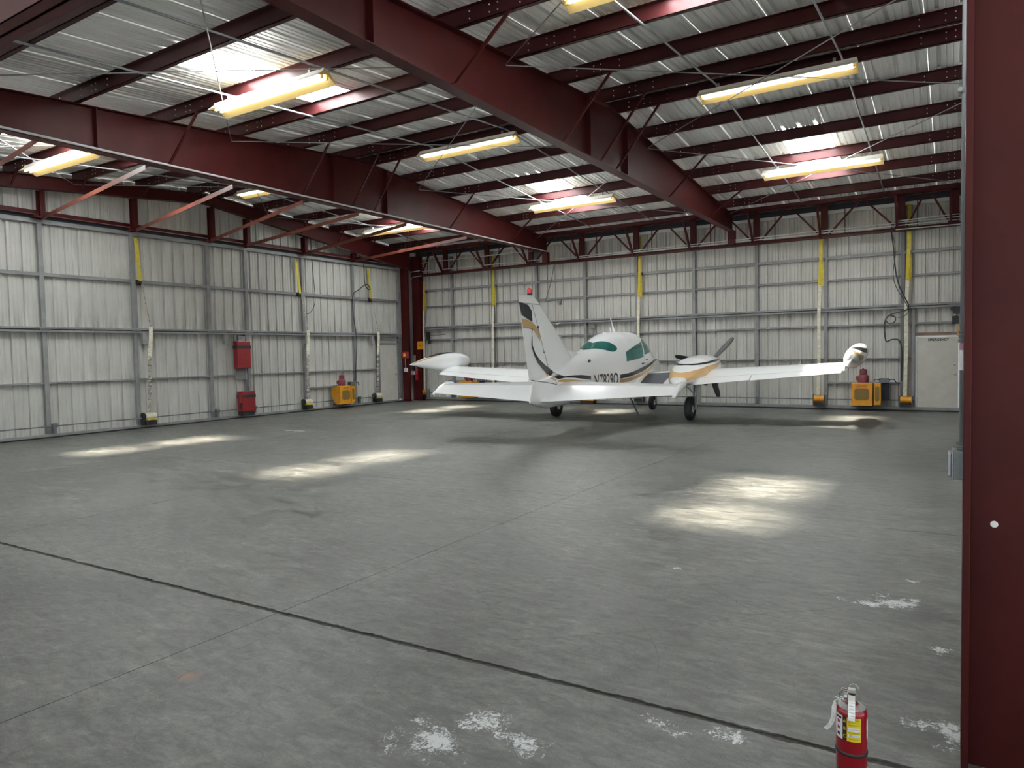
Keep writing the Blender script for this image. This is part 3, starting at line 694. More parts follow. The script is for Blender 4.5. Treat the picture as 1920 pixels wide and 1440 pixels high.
# ================================================================== DOOR MOTORS
def rrect(w_, h_, r, n=5):
    out = []
    for cx, cz, a0 in ((w_/2-r, h_/2-r, 0), (-w_/2+r, h_/2-r, PI/2), (-w_/2+r, -h_/2+r, PI), (w_/2-r, -h_/2+r, 1.5*PI)):
        out += [(cx+r*math.cos(a0+PI/2*k/n), cz+r*math.sin(a0+PI/2*k/n)) for k in range(n+1)]
    return out
def make_motor(label, loc, rz, words=True, bevel_side=False):
    """front face looks along local -y; x right; z up from the floor"""
    t = thing('door_motor', label, 'motor', loc, rz)
    if bevel_side:
        MB().prism([(-.265, .76), (.215, .76), (.215, .15), (-.265, .15)], (0, -.22, 0), (0, .0, 0), (1, 0, 0), (0, 0, 1)).build('housing', ORANGE, t, bevel=.008)
        MB().prism([(0, .74), (.20, .74), (.20, .44), (.11, .28), (0, .15)], (-.26, 0, 0), (.20, 0, 0), (0, 1, 0), (0, 0, 1)).build('housing_back', ORANGE, t, bevel=.006)
    else:
        MB().box(-.255, -.22, .145, .255, .18, .76).build('housing', ORANGE, t, bevel=.012)
    MB().box(-.245, -.20, .118, .255, .16, .146).build('base_plate', DARKGAP, t)
    m = MB(); m.prism([(a, .455+b) for a, b in rrect(.345, .30, .07)], (0, -.2235, 0), (0, -.2205, 0), (1, 0, 0), (0, 0, 1)); m.build('grille', MESHY, t)
    m = MB(); ro = rrect(.375, .33, .08); ri = rrect(.345, .30, .07)
    rows = [[(a, -.2215, .455+b) for a, b in ro], [(a, -.2265, .455+b) for a, b in ro], [(a, -.2265, .455+b) for a, b in ri], [(a, -.2215, .455+b) for a, b in ri]]
    m.loft([r for r in rows], cap=False); m.build('grille_rim', mat('amber_rim', (.33, .14, .01), .5), t)
    # narrow chain guard beside it
    MB().box(.285, -.19, .17, .455, .12, .745).build('chain_guard', ORANGE, t, bevel=.010)
    m = MB(); m.prism([(.37+a, .47+b) for a, b in rrect(.105, .40, .05)], (0, -.1935, 0), (0, -.1905, 0), (1, 0, 0), (0, 0, 1)); m.build('guard_grille', MESHY, t)
    # red motor standing on top
    m = MB(); m.lathe([(.125, 0), (.135, .02), (.135, .17), (.115, .20), (.085, .205), (.085, .235), (.092, .24), (.092, .345), (.075, .36), (.02, .365), (.02, .385), (0, .387)], (.02, -.02, .76), (0, 0, 1), 20)
    m.build('electric_motor', MOTRED, t, smooth=True, auto=35)
    MB().box(-.165, -.07, .83, -.10, .03, .93).build('terminal_box', MOTRED, t, bevel=.006)
    m = MB(); m.box(.40, -.05, .755, .635, .10, .875); m.build('control_box', GIRTD, t, bevel=.008)
    MB().box(.47, -.02, .30, .63, .10, .755).build('support_plate', DARKGAP, t)
    MB().tube([(.30, -.08, .80), (.28, -.09, .84), (.34, -.10, .85), (.42, -.05, .84)], .012, 7).build('lead', BLACK, t, smooth=True)
    MB().tube([(.63, .0, .83), (.70, -.03, .85), (.76, -.04, .84), (.80, -.02, .76), (.88, .02, .74)], .013, 7).build('lead', BLACK, t, smooth=True)
    if words:
        text('lettering', 'Schweiss', mat('lettering_maroon', (.20, .035, .01), .5), t, .060, facing((.02, -.2215, .700), (1, 0, 0), (0, 0, 1)), .0006, 1.1, shear=.25, bold=.001)
        text('lettering', 'BIFOLD DOORS', MATS['lettering_maroon'], t, .038, facing((.0, -.2215, .655), (1, 0, 0), (0, 0, 1)), .0006, 1.05, bold=.0012)
        text('lettering', 'CAUTION', MATS['lettering_maroon'], t, .026, facing((.37, -.1915, .71), (1, 0, 0), (0, 0, 1)), .0005, 1.0)
        text('lettering', 'DANGER', MATS['lettering_maroon'], t, .026, facing((.37, -.1915, .20), (1, 0, 0), (0, 0, 1)), .0005, 1.0)
    return t
make_motor('yellow door motor with red top at the back wall, below the right wing tip', (-2.07, 21.12, 0), 0)
make_motor('yellow door motor with red top on the left wall, right of a lift strap', (XA+.32, 17.05, 0), PI/2, True, True)
make_motor('yellow door motor with red top at the back wall, half hidden by the left tailplane', (-15.08, 21.12, 0), 0, False)
t = thing('chain_guard', 'yellow guard low at the back wall, peeping under the right tailplane', 'guard', (-10.27, 21.12, 0))
MB().box(-.26, -.12, .12, .26, .14, .62).build('housing', ORANGE, t, bevel=.012); MB().box(-.24, -.10, .0, .24, .12, .12).build('base_plate', DARKGAP, t)

# ================================================================== RED CABINETS ON THE LEFT WALL
t = thing('wall_cabinet', 'tall red cabinet with a black band, upper one on the left wall', 'cabinet', (XA, 0, 0))
MB().box(.10, 13.06, 1.45, .30, 13.52, 2.25).build('body', CABRED, t, bevel=.02)
MB().box(.295, 13.055, 2.035, .304, 13.525, 2.115).build('band', INK, t, bevel=.002); MB().box(.10, 13.053, 2.035, .30, 13.062, 2.115).build('band', INK, t)
for y in (13.10, 13.42): MB().box(.08, y, 1.12, .13, y+.07, 2.44).build('rail', GIRT, t)
MB().box(.08, 13.16, 1.12, .12, 13.44, 1.46).build('back_plate', GIRT, t); MB().box(.08, 13.18, 2.26, .2, 13.40, 2.40).build('bracket', GIRT, t, bevel=.006)
MB().tube([(.2, 13.17, 2.25), (.2, 13.16, 2.36), (.12, 13.18, 2.42)], .012, 6).build('lead', BLACK, t); MB().tube([(.2, 13.42, 2.25), (.2, 13.45, 2.33), (.12, 13.44, 2.40)], .012, 6).build('lead', BLACK, t)
t = thing('wall_cabinet', 'squat red cabinet with a black band, lower one on the left wall', 'cabinet', (XA, 0, 0))
MB().box(.12, 13.12, .20, .36, 13.58, .785).build('body', CABRED, t, bevel=.015)
MB().box(.30, 13.03, .46, .355, 13.14, .72).build('side_case', CABRED, t, bevel=.01)
MB().box(.12, 13.115, .60, .365, 13.585, .685).build('band', INK, t, bevel=.002)
MB().box(.10, 13.16, .085, .32, 13.56, .20).build('foot', BLACK, t)
MB().box(.08, 13.46, .78, .11, 13.50, 1.14).build('rail', GIRTD, t)
MB().tube([(.3, 13.10, .46), (.3, 13.08, .38), (.26, 13.12, .30)], .02, 8).build('lead', BLACK, t)

# ================================================================== SMALL THINGS IN THE BACK CORNERS
t = thing('alarm_box', 'small red alarm box with pale button on the left corner column', 'alarm', (-17.56, 20.52, 1.75))
MB().box(-.17, -.09, -.12, .17, 0, .12).build('case', EXTRED, t, bevel=.01)
MB().box(-.055, -.10, -.055, .055, -.088, .055).build('button', LABELY, t, bevel=.004); MB().box(.09, -.098, -.04, .12, -.088, .06).build('lever', CABRED, t)
MB().tube([(0, -.045, -.12), (.01, -.045, -.50)], .014, 8).build('conduit', GALV, t)
MB().box(-.06, -.08, -.64, .08, 0, -.49).build('outlet_box', LTGREY, t, bevel=.006)
t = thing('placard', 'small yellow placard high on the back left corner column', 'sign', (-17.27, 21.025, 2.11))
MB().box(-.14, -.012, -.16, .14, 0, .15).build('plate', ORANGE, t, bevel=.004); MB().box(-.055, -.016, -.03, .05, -.011, .015).build('legend', mat('placard_print', (.25, .08, .01), .5), t)
t = thing('placard', 'orange placard half hidden behind the grey conduit at right', 'sign', (.17, 20.99, 2.07))
MB().box(-.09, -.012, -.115, .11, 0, .115).build('plate', ORANGE, t, bevel=.004)
MB().box(.02, -.014, -.02, .05, -.011, .02).build('legend', MATS['placard_print'], t)
t = thing('switch_box', 'black latch gear above the emergency door at right', 'switch', (.02, 21.25, 2.36))
m = MB(); m.box(-.05, -.06, -.10, .10, .02, .10); m.box(-.02, -.08, .16, .12, .02, .34); m.box(-.09, -.03, .28, .05, .02, .32); m.build('case', BLACK, t, bevel=.008)
MB().tube([(.03, -.05, .10), (.06, -.07, .14), (.02, -.05, .17)], .014, 7).build('lead', BLACK, t)
t = thing('switch_box', 'black latch gear at the left end of the back wall door rail', 'switch', (-16.95, 21.22, 2.46))
m = MB(); m.box(-.13, -.05, -.16, .0, .02, .16); m.box(-.05, -.07, -.30, .05, .02, -.18); m.build('case', BLACK, t, bevel=.008)
MB().tube([(0, -.02, .03), (.3, 0, .02), (.75, 0, .03)], .010, 6).build('lead', BLACK, t)
t = thing('switch_box', 'grey box on the back wall above the aircraft rear window', 'switch', (-10.12, 21.28, 2.56))
MB().box(-.10, -.06, -.06, .10, .03, .06).build('case', GIRTD, t, bevel=.008); MB().tube([(0, 0, -.06), (0, .01, -1.6)], .012, 6).build('lead', GIRTD, t)
t = thing('switch_box', 'small dark box with a wire, right of the aircraft fin top', 'switch', (-11.35, 21.28, 3.47))
MB().box(-.07, -.05, -.06, .07, .03, .05).build('case', BOXG, t, bevel=.006); MB().box(-.02, -.05, -.12, .05, .03, -.06).build('bracket', GIRTD, t)
t = thing('wall_switch', 'grey disconnect box between the two corner columns', 'switch', (-17.50, 20.92, 1.55))
MB().box(-.13, -.06, -.32, .06, .03, .20).build('case', BOXG, t, bevel=.008); MB().box(-.04, -.10, -.33, .10, -.05, -.22).build('plug', BLACK, t, bevel=.01); MB().box(-.12, -.07, -.56, .05, .03, -.42).build('outlet_box', LTGREY, t, bevel=.006)
def extinguisher(label, loc, rz, s=1.0, detail=True):
    t = thing('fire_extinguisher', label, 'extinguisher', loc, rz)
    R = .0565*s; Hh = .302*s
    m = MB(); pr_ = [(R*.93, 0), (R, .006*s), (R, Hh)]
    for k in range(1, 9):
        a = PI/2*k/9; pr_.append((.022*s+(R-.022*s)*math.cos(a)**.9, Hh+.034*s*math.sin(a)))
    pr_ += [(.021*s, Hh+.036*s), (.0, Hh+.0365*s)]
    m.lathe(pr_, n=36); m.build('cylinder', EXTRED, t, smooth=True, auto=45)
    m = MB(); m.lathe([(R+.0008, 0), (R+.0026*s, .002*s), (R+.0026*s, .012*s), (R+.0008, .014*s)], (0, 0, .142*s), n=36); m.build('strap_band', INK, t, smooth=True, auto=45)
    zt = Hh+.036*s; K = .74
    m = MB(); m.lathe([(.022*s+(R-.022*s)*math.cos(a)**.9+.0008, Hh+.034*s*math.sin(a)+.0008) for a in [math.radians(d) for d in range(38, 84, 5)]], n=32); m.build('collar', COLLAR, t, smooth=True)
    m = MB(); m.lathe([(.017*s, 0), (.017*s, .016*s), (.014*s, .018*s), (.014*s, .055*s)], (0, 0, zt-.006*s*K), n=16); m.box(-.016*s, -.018*s, zt+.014*s*K, .016*s, .020*s, zt+.052*s*K); m.build('valve', STEEL, t, bevel=.0015)
    # squeeze levers, front (-y) one bent down over the cylinder
    m = MB(); rows = []
    for y, z in ((.018, .058), (-.012, .062), (-.028, .054), (-.040, .030), (-.050, -.005), (-.062, -.045), (-.0655, -.060)):
        rows.append([(-.0115*s, y*s, zt+z*s*K), (.0115*s, y*s, zt+z*s*K)])
    m.grid(rows); o = m.build('carry_handle', STEEL, t); thick(o, .003*s)
    for sx in (-1, 1):
        m = MB(); m.grid([[(sx*.0115*s, y*s, zt+z*s*K), (sx*.0115*s, (y+.008)*s, zt+(z-.006)*s*K)] for y, z in ((-.012, .062), (-.028, .054), (-.040, .030), (-.050, -.005), (-.062, -.045))]); thick(m.build('handle_side', STEEL, t), .002*s)
    m = MB(); m.grid([[(-.013*s, y*s, zt+z*s*K), (.013*s, y*s, zt+z*s*K)] for y, z in ((.022, .060), (.0, .078), (-.022, .080), (-.034, .070))]); thick(m.build('squeeze_lever', STEEL, t), .003*s)
    m = MB(); m.lathe([(.014*s, 0), (.014*s, .010*s), (.011*s, .012*s)], (-.017*s, .0, zt+.028*s*K), (-1, 0, 0), 16); m.build('gauge', STEEL, t, smooth=True, auto=40)
    m = MB(); m.tube([(.016*s*math.cos(a)+.008*s, .002*s, zt+.080*s*K+.016*s*math.sin(a)) for a in [PI*k/12-.2 for k in range(15)]], .0012*s, 6); m.build('pull_pin', STEEL, t)
    m = MB(); m.tube([(-.012*s, -.01*s, zt+.075*s*K), (-.030*s, -.012*s, zt+.068*s*K), (-.044*s, -.012*s, zt+.045*s*K), (-.042*s, -.008*s, zt+.015*s*K), (-.030*s, -.004*s, zt-.002*s*K)], .0012*s, 6); m.build('tether', INK, t)
    m = MB(); m.tube([(-.012*s, -.01*s, zt+.072*s*K), (-.034*s, -.01*s, zt+.080*s*K), (-.038*s, -.01*s, zt+.072*s*K), (-.030*s, -.01*s, zt+.062*s*K), (-.014*s, -.01*s, zt+.070*s*K)], .0010*s, 6); m.build('tether', STEEL, t)
    for k in range(5):
        q_ = k/4; y, z = lerp(-.0425, -.060, q_), lerp(.024, -.037, q_); MB().bar((-.0095*s, y*s-.002, zt+z*s*K), (.0095*s, y*s-.002, zt+z*s*K), .0015*s, .0016*s).build('grip_ridge', LTGREY, t)
    if not detail: return t
    def wrap(nm, m_, a0, a1, z0, z1, off):
        n = max(2, int((a1-a0)/.08)); g_ = MB()
        g_.grid([[((R+off)*math.sin(lerp(a0, a1, i/n)), -(R+off)*math.cos(lerp(a0, a1, i/n)), z) for i in range(n+1)] for z in (z0, z1)])
        return g_.build(nm, m_, t, smooth=True)
    def wtext(s_, m_, a, z, size, sx=1.0, sp=1.0):
        o = text('lettering', s_, m_, t, size, Matrix.Identity(4), 0, sx, spacing=sp)
        for v in o.data.vertices:
            th = a + v.co.x/R; v.co = Vector(((R+.0016)*math.sin(th), -(R+.0016)*math.cos(th), z+v.co.y))
        return o
    z0, z1 = .206, .300; DZ = .047
    wrap('label', LABELW, -1.32, -.60, z0, z1, .0006)
    wrap('label_bar', INK, -.58, -.32, z0, z1, .0006)
    wrap('label', LABELY, -.30, .62, z0, z1, .0006)
    wrap('label', LABELW, 1.18, 1.9, .210, .290, .0006)
    wrap('label', LABELW, .75, 1.5, .045, .095, .0006)
    for z, ch in ((.236, 'A'), (.206, 'B'), (.176, 'C')): wtext(ch, LABELY, -.45, z+DZ, .018)
    wrap('label_stripe', LABELW, -.22, .54, .247, .262, .0010); wrap('label_stripe', LABELW, -.22, .54, .225, .234, .0010)
    wtext('CAUTION', INK, .16, .2445+DZ, .0085, 1.0); wtext('KEEP AWAY FROM HEAT', INKR, .16, .234+DZ, .0042, .95); wtext('READ INSTRUCTIONS', INK, .16, .2255+DZ, .0048, .9)
    wtext('ABC DRY CHEMICAL', MATS['label_violet_grey'], .16, .2075+DZ, .0058, .85); wtext('FIRE EXTINGUISHER', INK, .16, .1935+DZ, .0050, .9); wtext('8001234567', INK, .16, .1825+DZ, .0075, .9); wtext('INSPECT MONTHLY', INKR, .16, .169+DZ, .0055, .9)
    wrap('label_patch', INK, -1.22, -.68, .285, .294, .0010)
    for z, c_ in ((.225, INKR), (.200, INKR), (.176, INK)):
        wrap('pictogram', c_, -1.05, -.80, z-.006+DZ, z+.006+DZ, .0010)
    # paper inspection tag on the left
    m = MB(); rows = []; TP = ((-.061, .345), (-.0625, .320), (-.0635, .295), (-.0665, .272), (-.074, .250), (-.084, .234), (-.095, .222))
    for i, (x, z) in enumerate(TP):
        d = Vector((TP[min(i+1, 6)][0]-TP[max(i-1, 0)][0], TP[min(i+1, 6)][1]-TP[max(i-1, 0)][1])).normalized(); h_ = .003 if i == 0 else .0085
        rows.append([(x+d.y*h_, -.028, z-d.x*h_), (x-d.y*h_, -.020, z+d.x*h_)])
    m.grid(rows); tg = thick(m.build('inspection_tag', TAGW, t), .0008)
    for x, z, a_ in ((-.0655, .292, 1.2), (-.0640, .280, .9), (-.0685, .272, 1.3), (-.0700, .258, .7), (-.0850, .238, .5)):
        MB().bar((x-.003*math.cos(a_), -.0262, z-.003*math.sin(a_)), (x+.003*math.cos(a_), -.0262, z+.003*math.sin(a_)), .0006, .0010, (0, 1, 0)).build('ink_mark', INK, t)
    MB().tube([(-.061, -.024, .345), (-.045, -.02, .352), (-.02, -.012, .350)], .0008, 5).build('tag_tie', LABELW, t)
    return t
extinguisher('red fire extinguisher standing on the floor near the right column', (-.333, 3.022, 0), math.radians(6))
extinguisher('small red fire extinguisher hung on the back corner column', (-17.42, 20.96, .78), 0, 1.25, False)

# ================================================================== HANGING CABLES
def cable(label, pts, r=.013, group=None, n=6):
    P_ = [Vector(p) for p in pts]; out = []
    for i in range(len(P_)-1):
        p0 = P_[max(i-1, 0)]; p1 = P_[i]; p2 = P_[i+1]; p3 = P_[min(i+2, len(P_)-1)]
        for k in range(n):
            t_ = k/n; out.append(.5*((2*p1)+(p2-p0)*t_+(2*p0-5*p1+4*p2-p3)*t_*t_+(3*p1-p0-3*p2+p3)*t_**3))
    out.append(P_[-1]); o = MB().tube(out, r, 6).build('hanging_cable', CABLE, None, smooth=True); return tag(o, label, 'cable', group)
XC = XA+.19
cable('thin black cable hanging in a loop on the left wall beside a lift strap', [(XC, y, z) for y, z in ((16.05, 5.55), (16.06, 5.0), (16.11, 4.33), (16.15, 3.64), (16.07, 3.34), (15.89, 3.16), (15.78, 3.14))], .010)
cable('black cable on the left wall dropping to the yellow motor', [(XC+.02, y, z) for y, z in ((18.41, 5.01), (18.44, 4.32), (18.56, 4.13), (18.70, 4.10), (18.62, 4.24), (18.46, 4.25), (18.14, 4.06), (17.84, 3.84), (17.84, 3.18), (17.96, 2.26), (17.87, 1.33), (17.85, .93), (17.69, .79))], .016)
YC = 21.20
cable('thick black cable snaking down the back wall by the emergency door', [(x, YC-.06, z) for x, z in ((-1.26, 4.95), (-1.37, 4.93), (-1.39, 4.80), (-1.39, 4.66), (-1.34, 4.26), (-1.32, 3.95), (-1.27, 3.53), (-1.17, 3.18), (-1.01, 2.82), (-1.02, 2.68), (-1.16, 2.62), (-1.35, 2.58), (-1.47, 2.51), (-1.54, 2.38), (-1.55, 2.14), (-1.51, 1.86), (-1.38, 1.90), (-1.22, 1.88), (-1.15, 1.64), (-1.15, 1.00), (-1.15, .80))], .018)
cable('second thinner black cable beside the thick one on the back wall', [(x, YC-.10, z) for x, z in ((-1.36, 4.66), (-1.30, 4.2), (-1.35, 3.6), (-1.27, 3.25), (-1.04, 2.80), (-1.0, 2.60), (-1.14, 2.48), (-1.35, 2.50), (-1.45, 2.55))], .010)
cable('coiled black cable loop on the back wall, left of the emergency door', [(-1.40+.115*math.cos(a), YC-.14+.002*a, 2.43+.105*math.sin(a)) for a in [k*PI/5 for k in range(20)]], .013, n=3)
cable('thin dark wire slanting on the back wall right of the fin', [(x, YC+.04, z) for x, z in ((-11.53, 4.65), (-11.66, 4.11), (-11.84, 3.62), (-11.84, 3.47), (-11.59, 3.51), (-11.40, 3.50))], .009)

# ================================================================== AIRCRAFT
FUS = ((-5.17, .016, .765, .80, .85, 2.0), (-5.04, .045, .725, .93, 1.16, 2.0), (-4.85, .085, .69, .97, 1.20, 2.0), (-4.4, .165, .625, 1.02, 1.33, 2.0), (-3.8, .255, .62, 1.05, 1.49, 2.0), (-3.2, .335, .67, 1.07, 1.615, 2.1), (-2.6, .410, .69, 1.10, 1.735, 2.2),
       (-2.1, .475, .69, 1.12, 1.86, 2.3), (-1.6, .535, .685, 1.14, 2.03, 2.4), (-1.1, .58, .675, 1.16, 2.17, 2.5), (-.6, .605, .665, 1.18, 2.23, 2.5), (0, .61, .66, 1.18, 2.24, 2.5), (.45, .60, .665, 1.18, 2.235, 2.5),
       (.8, .575, .67, 1.18, 2.17, 2.5), (1.15, .54, .68, 1.18, 2.03, 2.5), (1.5, .49, .70, 1.19, 1.84, 2.4), (2.0, .41, .76, 1.21, 1.70, 2.3), (2.6, .30, .88, 1.25, 1.58, 2.1), (3.1, .17, 1.05, 1.28, 1.46, 2.0), (3.3, .04, 1.22, 1.29, 1.36, 2.0))
def fsec(u):
    """fuselage section at station u: half width, bottom, widest height, top, roundness (monotone cubic)"""
    F = FUS; u = max(F[0][0], min(F[-1][0], u)); i = 0
    while i < len(F)-2 and u > F[i+1][0]: i += 1
    h = F[i+1][0]-F[i][0]; t = (u-F[i][0])/h; out = []
    for k in range(1, 6):
        d = (F[i+1][k]-F[i][k])/h
        def slope(j):
            if j <= 0 or j >= len(F)-1: return d
            a = (F[j][k]-F[j-1][k])/(F[j][0]-F[j-1][0]); b = (F[j+1][k]-F[j][k])/(F[j+1][0]-F[j][0])
            return 0 if a*b <= 0 else 2*a*b/(a+b)
        m0, m1 = slope(i)*h, slope(i+1)*h; t2, t3 = t*t, t*t*t
        out.append((2*t3-3*t2+1)*F[i][k]+(t3-2*t2+t)*m0+(-2*t3+3*t2)*F[i+1][k]+(t3-t2)*m1)
    return out
def spow(c, e): return math.copysign(abs(c)**e, c)
def fpt(u, th, off=0.0):
    w_, zb, zm, zt, n = fsec(u); c, s = math.cos(th), math.sin(th)
    if s >= 0: x = w_*spow(c, 2/n); z = zm+(zt-zm)*abs(s)**(2/n)
    else: x = w_*spow(c, 2/2.6); z = zm-(zm-zb)*abs(s)**(2/2.6)
    return (x+off*c, u, z+off*s)
def fwid(u, z):
    """half width of the body skin at height z"""
    w_, zb, zm, zt, n = fsec(u)
    if z >= zm: t = (z-zm)/max(zt-zm, 1e-6); e = n
    else: t = (zm-z)/max(zm-zb, 1e-6); e = 2.6
    return 0.0 if t >= 1 else w_*(1-t**e)**(1/e)
def fin_le(z): return -3.2-1.43*(z-1.69)
def fin_te(z): return -5.06-.247*(z-.72)
def fin_hinge(z): return -4.264-.485*(z-1.075)
def foil(x, t): return 5*t*(.2969*math.sqrt(max(x, 0))-.126*x-.3516*x*x+.2843*x**3-.1036*x**4)
def fin_half(u, z):
    le, te = fin_le(z), fin_te(z); c = le-te; x = (le-u)/c
    return foil(x, lerp(.085, .065, (z-1.1)/1.75))*c if 0 <= x <= 1 else 0.0
def skin(u, z): return max(fwid(u, z), fin_half(u, z) if z < 2.87 else 0)
plane = thing('airplane', 'white twin-engine propeller airplane with black and tan stripes, seen from behind', 'airplane', (-7.30, 16.90, 0), math.radians(3.8))
def pb(m, name, mt, smooth=True, auto=35, parent=None, **k): return m.build(name, mt, parent or plane, smooth=smooth, auto=auto, **k)
us = [lerp(-5.17, 3.3, i/90) for i in range(91)]
m = MB(); m.loft([[fpt(u, 2*PI*k/48) for k in range(48)] for u in us]); fus = pb(m, 'fuselage', PLW, auto=60)
def bandpatch(name, mt, top, bot, off=.004, rows=4, sub=5, sides=(1, -1), parent=None):
    """strip between two (u, z) lines laid on the skin of fin and body"""
    def res(L):
        out = []
        for (a, b_), (c, d) in zip(L, L[1:]):
            out += [(lerp(a, c, t/sub), lerp(b_, d, t/sub)) for t in range(sub)]
        return out+[L[-1]]
    T, B = res(top), res(bot)
    for s in sides:
        m = MB(); g_ = []
        for r in range(rows+1):
            row = []
            for p, q_ in zip(T, B):
                u, z = lerp(p[0], q_[0], r/rows), lerp(p[1], q_[1], r/rows); row.append((s*(skin(u, z)+off), u, z))
            g_.append(row)
        m.grid(g_); m.build(name, mt, parent or plane, smooth=True)
# glazing
WINDOWS = []
for s in (1, -1):
    for bot, top in ((((-1.09, 1.485), (-.74, 1.51), (-.34, 1.536), (.15, 1.575)), ((-1.05, 1.715), (-.66, 1.805), (-.2, 1.89), (.29, 1.965))),
                     (((.30, 1.635), (.52, 1.655), (.80, 1.685), (1.10, 1.71)), ((.38, 2.005), (.55, 2.04), (.70, 2.04), (.86, 2.0)))):
        bandpatch('side_window', GLASS, top, bot, .006, 8, 5, (s,))
cen = [(1.571, -1.86, -2.39), (1.45, -1.77, -2.34), (1.29, -1.68, -2.21), (1.12, -1.59, -2.08), (.94, -1.49, -1.95), (.80, -1.43, -1.83), (.70, -1.41, -1.71), (.655, -1.47, -1.60)]
full = cen[::-1] + [(PI-a, b_, c) for a, b_, c in cen[1:]]
m = MB(); g_ = []
for (a0, t0, l0), (a1, t1, l1) in zip(full, full[1:]):
    for k in range(4): g_.append([fpt(lerp(lerp(t0, t1, k/4), lerp(l0, l1, k/4), r/10), lerp(a0, a1, k/4), .006) for r in range(11)])
g_.append([fpt(lerp(full[-1][1], full[-1][2], r/10), full[-1][0], .006) for r in range(11)])
m.grid(g_); m.build('rear_window', GLASS, plane, smooth=True)
m = MB(); g_ = []
for k in range(21):
    a = lerp(.62, PI-.62, k/20); q_ = 1-abs(k-10)/10
    g_.append([fpt(lerp(lerp(1.06, .98, q_), lerp(1.45, 1.72, q_**.5), r/8), a, .006) for r in range(9)])
m.grid(g_); m.build('windshield', GLASS, plane, smooth=True)
# stripes and registration
bandpatch('stripe', PLK, [(-3.96, 1.243), (-3.61, 1.252), (-3.29, 1.246), (-2.90, 1.213)], [(-3.95, 1.213), (-3.63, 1.20), (-3.31, 1.167), (-2.905, 1.126)])
bandpatch('stripe', PLK, [(-1.50, 1.187), (-.96, 1.21), (-.48, 1.26), (.03, 1.326), (.70, 1.406), (1.43, 1.492), (2.3, 1.50)], [(-1.50, 1.09), (-.96, 1.12), (-.48, 1.168), (.02, 1.217), (.68, 1.322), (1.43, 1.43), (2.3, 1.47)])
bandpatch('stripe', PLT, [(-4.22, 1.172), (-3.94, 1.190), (-3.54, 1.155), (-2.98, 1.083)], [(-4.234, 1.14), (-3.965, 1.116), (-3.547, 1.08), (-2.981, 1.053)])
bandpatch('stripe', PLT, [(-1.50, 1.069), (-.96, 1.088), (-.49, 1.128), (.02, 1.183), (.67, 1.287), (1.35, 1.40)], [(-1.50, .985), (-.93, 1.002), (-.47, 1.048), (.02, 1.109), (.66, 1.211), (1.35, 1.36)])
bandpatch('stripe', PLK, [(-5.072, 2.214), (-5.058, 1.883), (-4.958, 1.737), (-4.795, 1.609), (-4.565, 1.487), (-4.28, 1.371), (-4.134, 1.289), (-3.958, 1.243)],
          [(-5.053, 2.204), (-5.10, 1.883), (-5.021, 1.717), (-4.879, 1.547), (-4.652, 1.393), (-4.409, 1.266), (-4.213, 1.193), (-3.95, 1.213)], .008)
bandpatch('stripe', PLT, [(-4.695, 1.458), (-4.566, 1.39), (-4.439, 1.30), (-4.372, 1.233), (-4.293, 1.186)], [(-4.673, 1.436), (-4.53, 1.292), (-4.46, 1.215), (-4.384, 1.184), (-4.285, 1.164)], .007)
for s in (1, -1):
    t_ = text('registration', 'N7829Q', PLK, plane, .405, Matrix.Identity(4), 0, .80, bold=.006)
    for v in t_.data.vertices:
        x, y = v.co.x, v.co.y; u = -2.19+s*x*1.0; z = 1.073+y + .012*(u+2.2); v.co = Vector((s*(skin(u, z)+.006), u, z))
# fin and rudder
def foil_ring(le, te, t, x0, x1, at, n=12):
    """closed ring of a symmetric section between chord fractions x0 and x1; at(u, half, sign) -> point"""
    c = le-te; xs_ = [lerp(x0, x1, (1-math.cos(PI*k/n))/2) for k in range(n+1)]
    return [at(le-x*c, foil(x, t)*c, 1) for x in xs_] + [at(le-x*c, foil(x, t)*c, -1) for x in xs_[::-1]]
def fin_ring(z, a, b_):
    le, te = fin_le(z), fin_te(z); c = le-te; t = lerp(.085, .065, (z-1.1)/1.75)
    return foil_ring(le, te, t, max(0, (le-a)/c), min(1, (le-b_)/c), lambda u, h, s: (s*h, u, z))
m = MB(); m.loft([fin_ring(z, fin_le(z), fin_hinge(z)+.012) for z in [lerp(1.05, 2.69, k/12) for k in range(13)]]); pb(m, 'fin', PLW)
m = MB(); rows = []
for k in range(13):
    z = lerp(1.13, 2.69, k/12); rows.append(fin_ring(z, fin_hinge(z)-.006, fin_te(z)))
rows[0] = [(x, u, 1.08+.13*max(0, min(1, (-4.27-u)/.9))) for x, u, z in rows[0]]
m.loft(rows); rud = pb(m, 'rudder', PLW)
m = MB(); m.loft([[(x*f, u, z+.03*dz) for x, u, z in fin_ring(2.70+.155*k, fin_le(2.70+.155*k)-.04-.05*k, fin_te(2.70+.155*k)+.02*k)] for k, f, dz in ((0, 1, 0), (.5, 1, 0), (.85, .8, 0), (1, .35, 0))]); pb(m, 'rudder_horn', PLW)
bandpatch('stripe', PLK, [(-5.545, 2.702), (-5.365, 2.684), (-5.206, 2.661), (-5.073, 2.554)], [(-5.45, 2.459), (-5.329, 2.427), (-5.213, 2.385), (-5.05, 2.349)], .006, parent=rud)
bandpatch('stripe', PLT, [(-5.46, 2.395), (-5.213, 2.375), (-5.051, 2.338), (-4.883, 2.238), (-4.804, 2.124), (-4.765, 1.988)], [(-5.40, 2.222), (-5.175, 2.217), (-5.054, 2.194), (-4.949, 2.143), (-4.847, 2.04), (-4.775, 1.967)], .007)
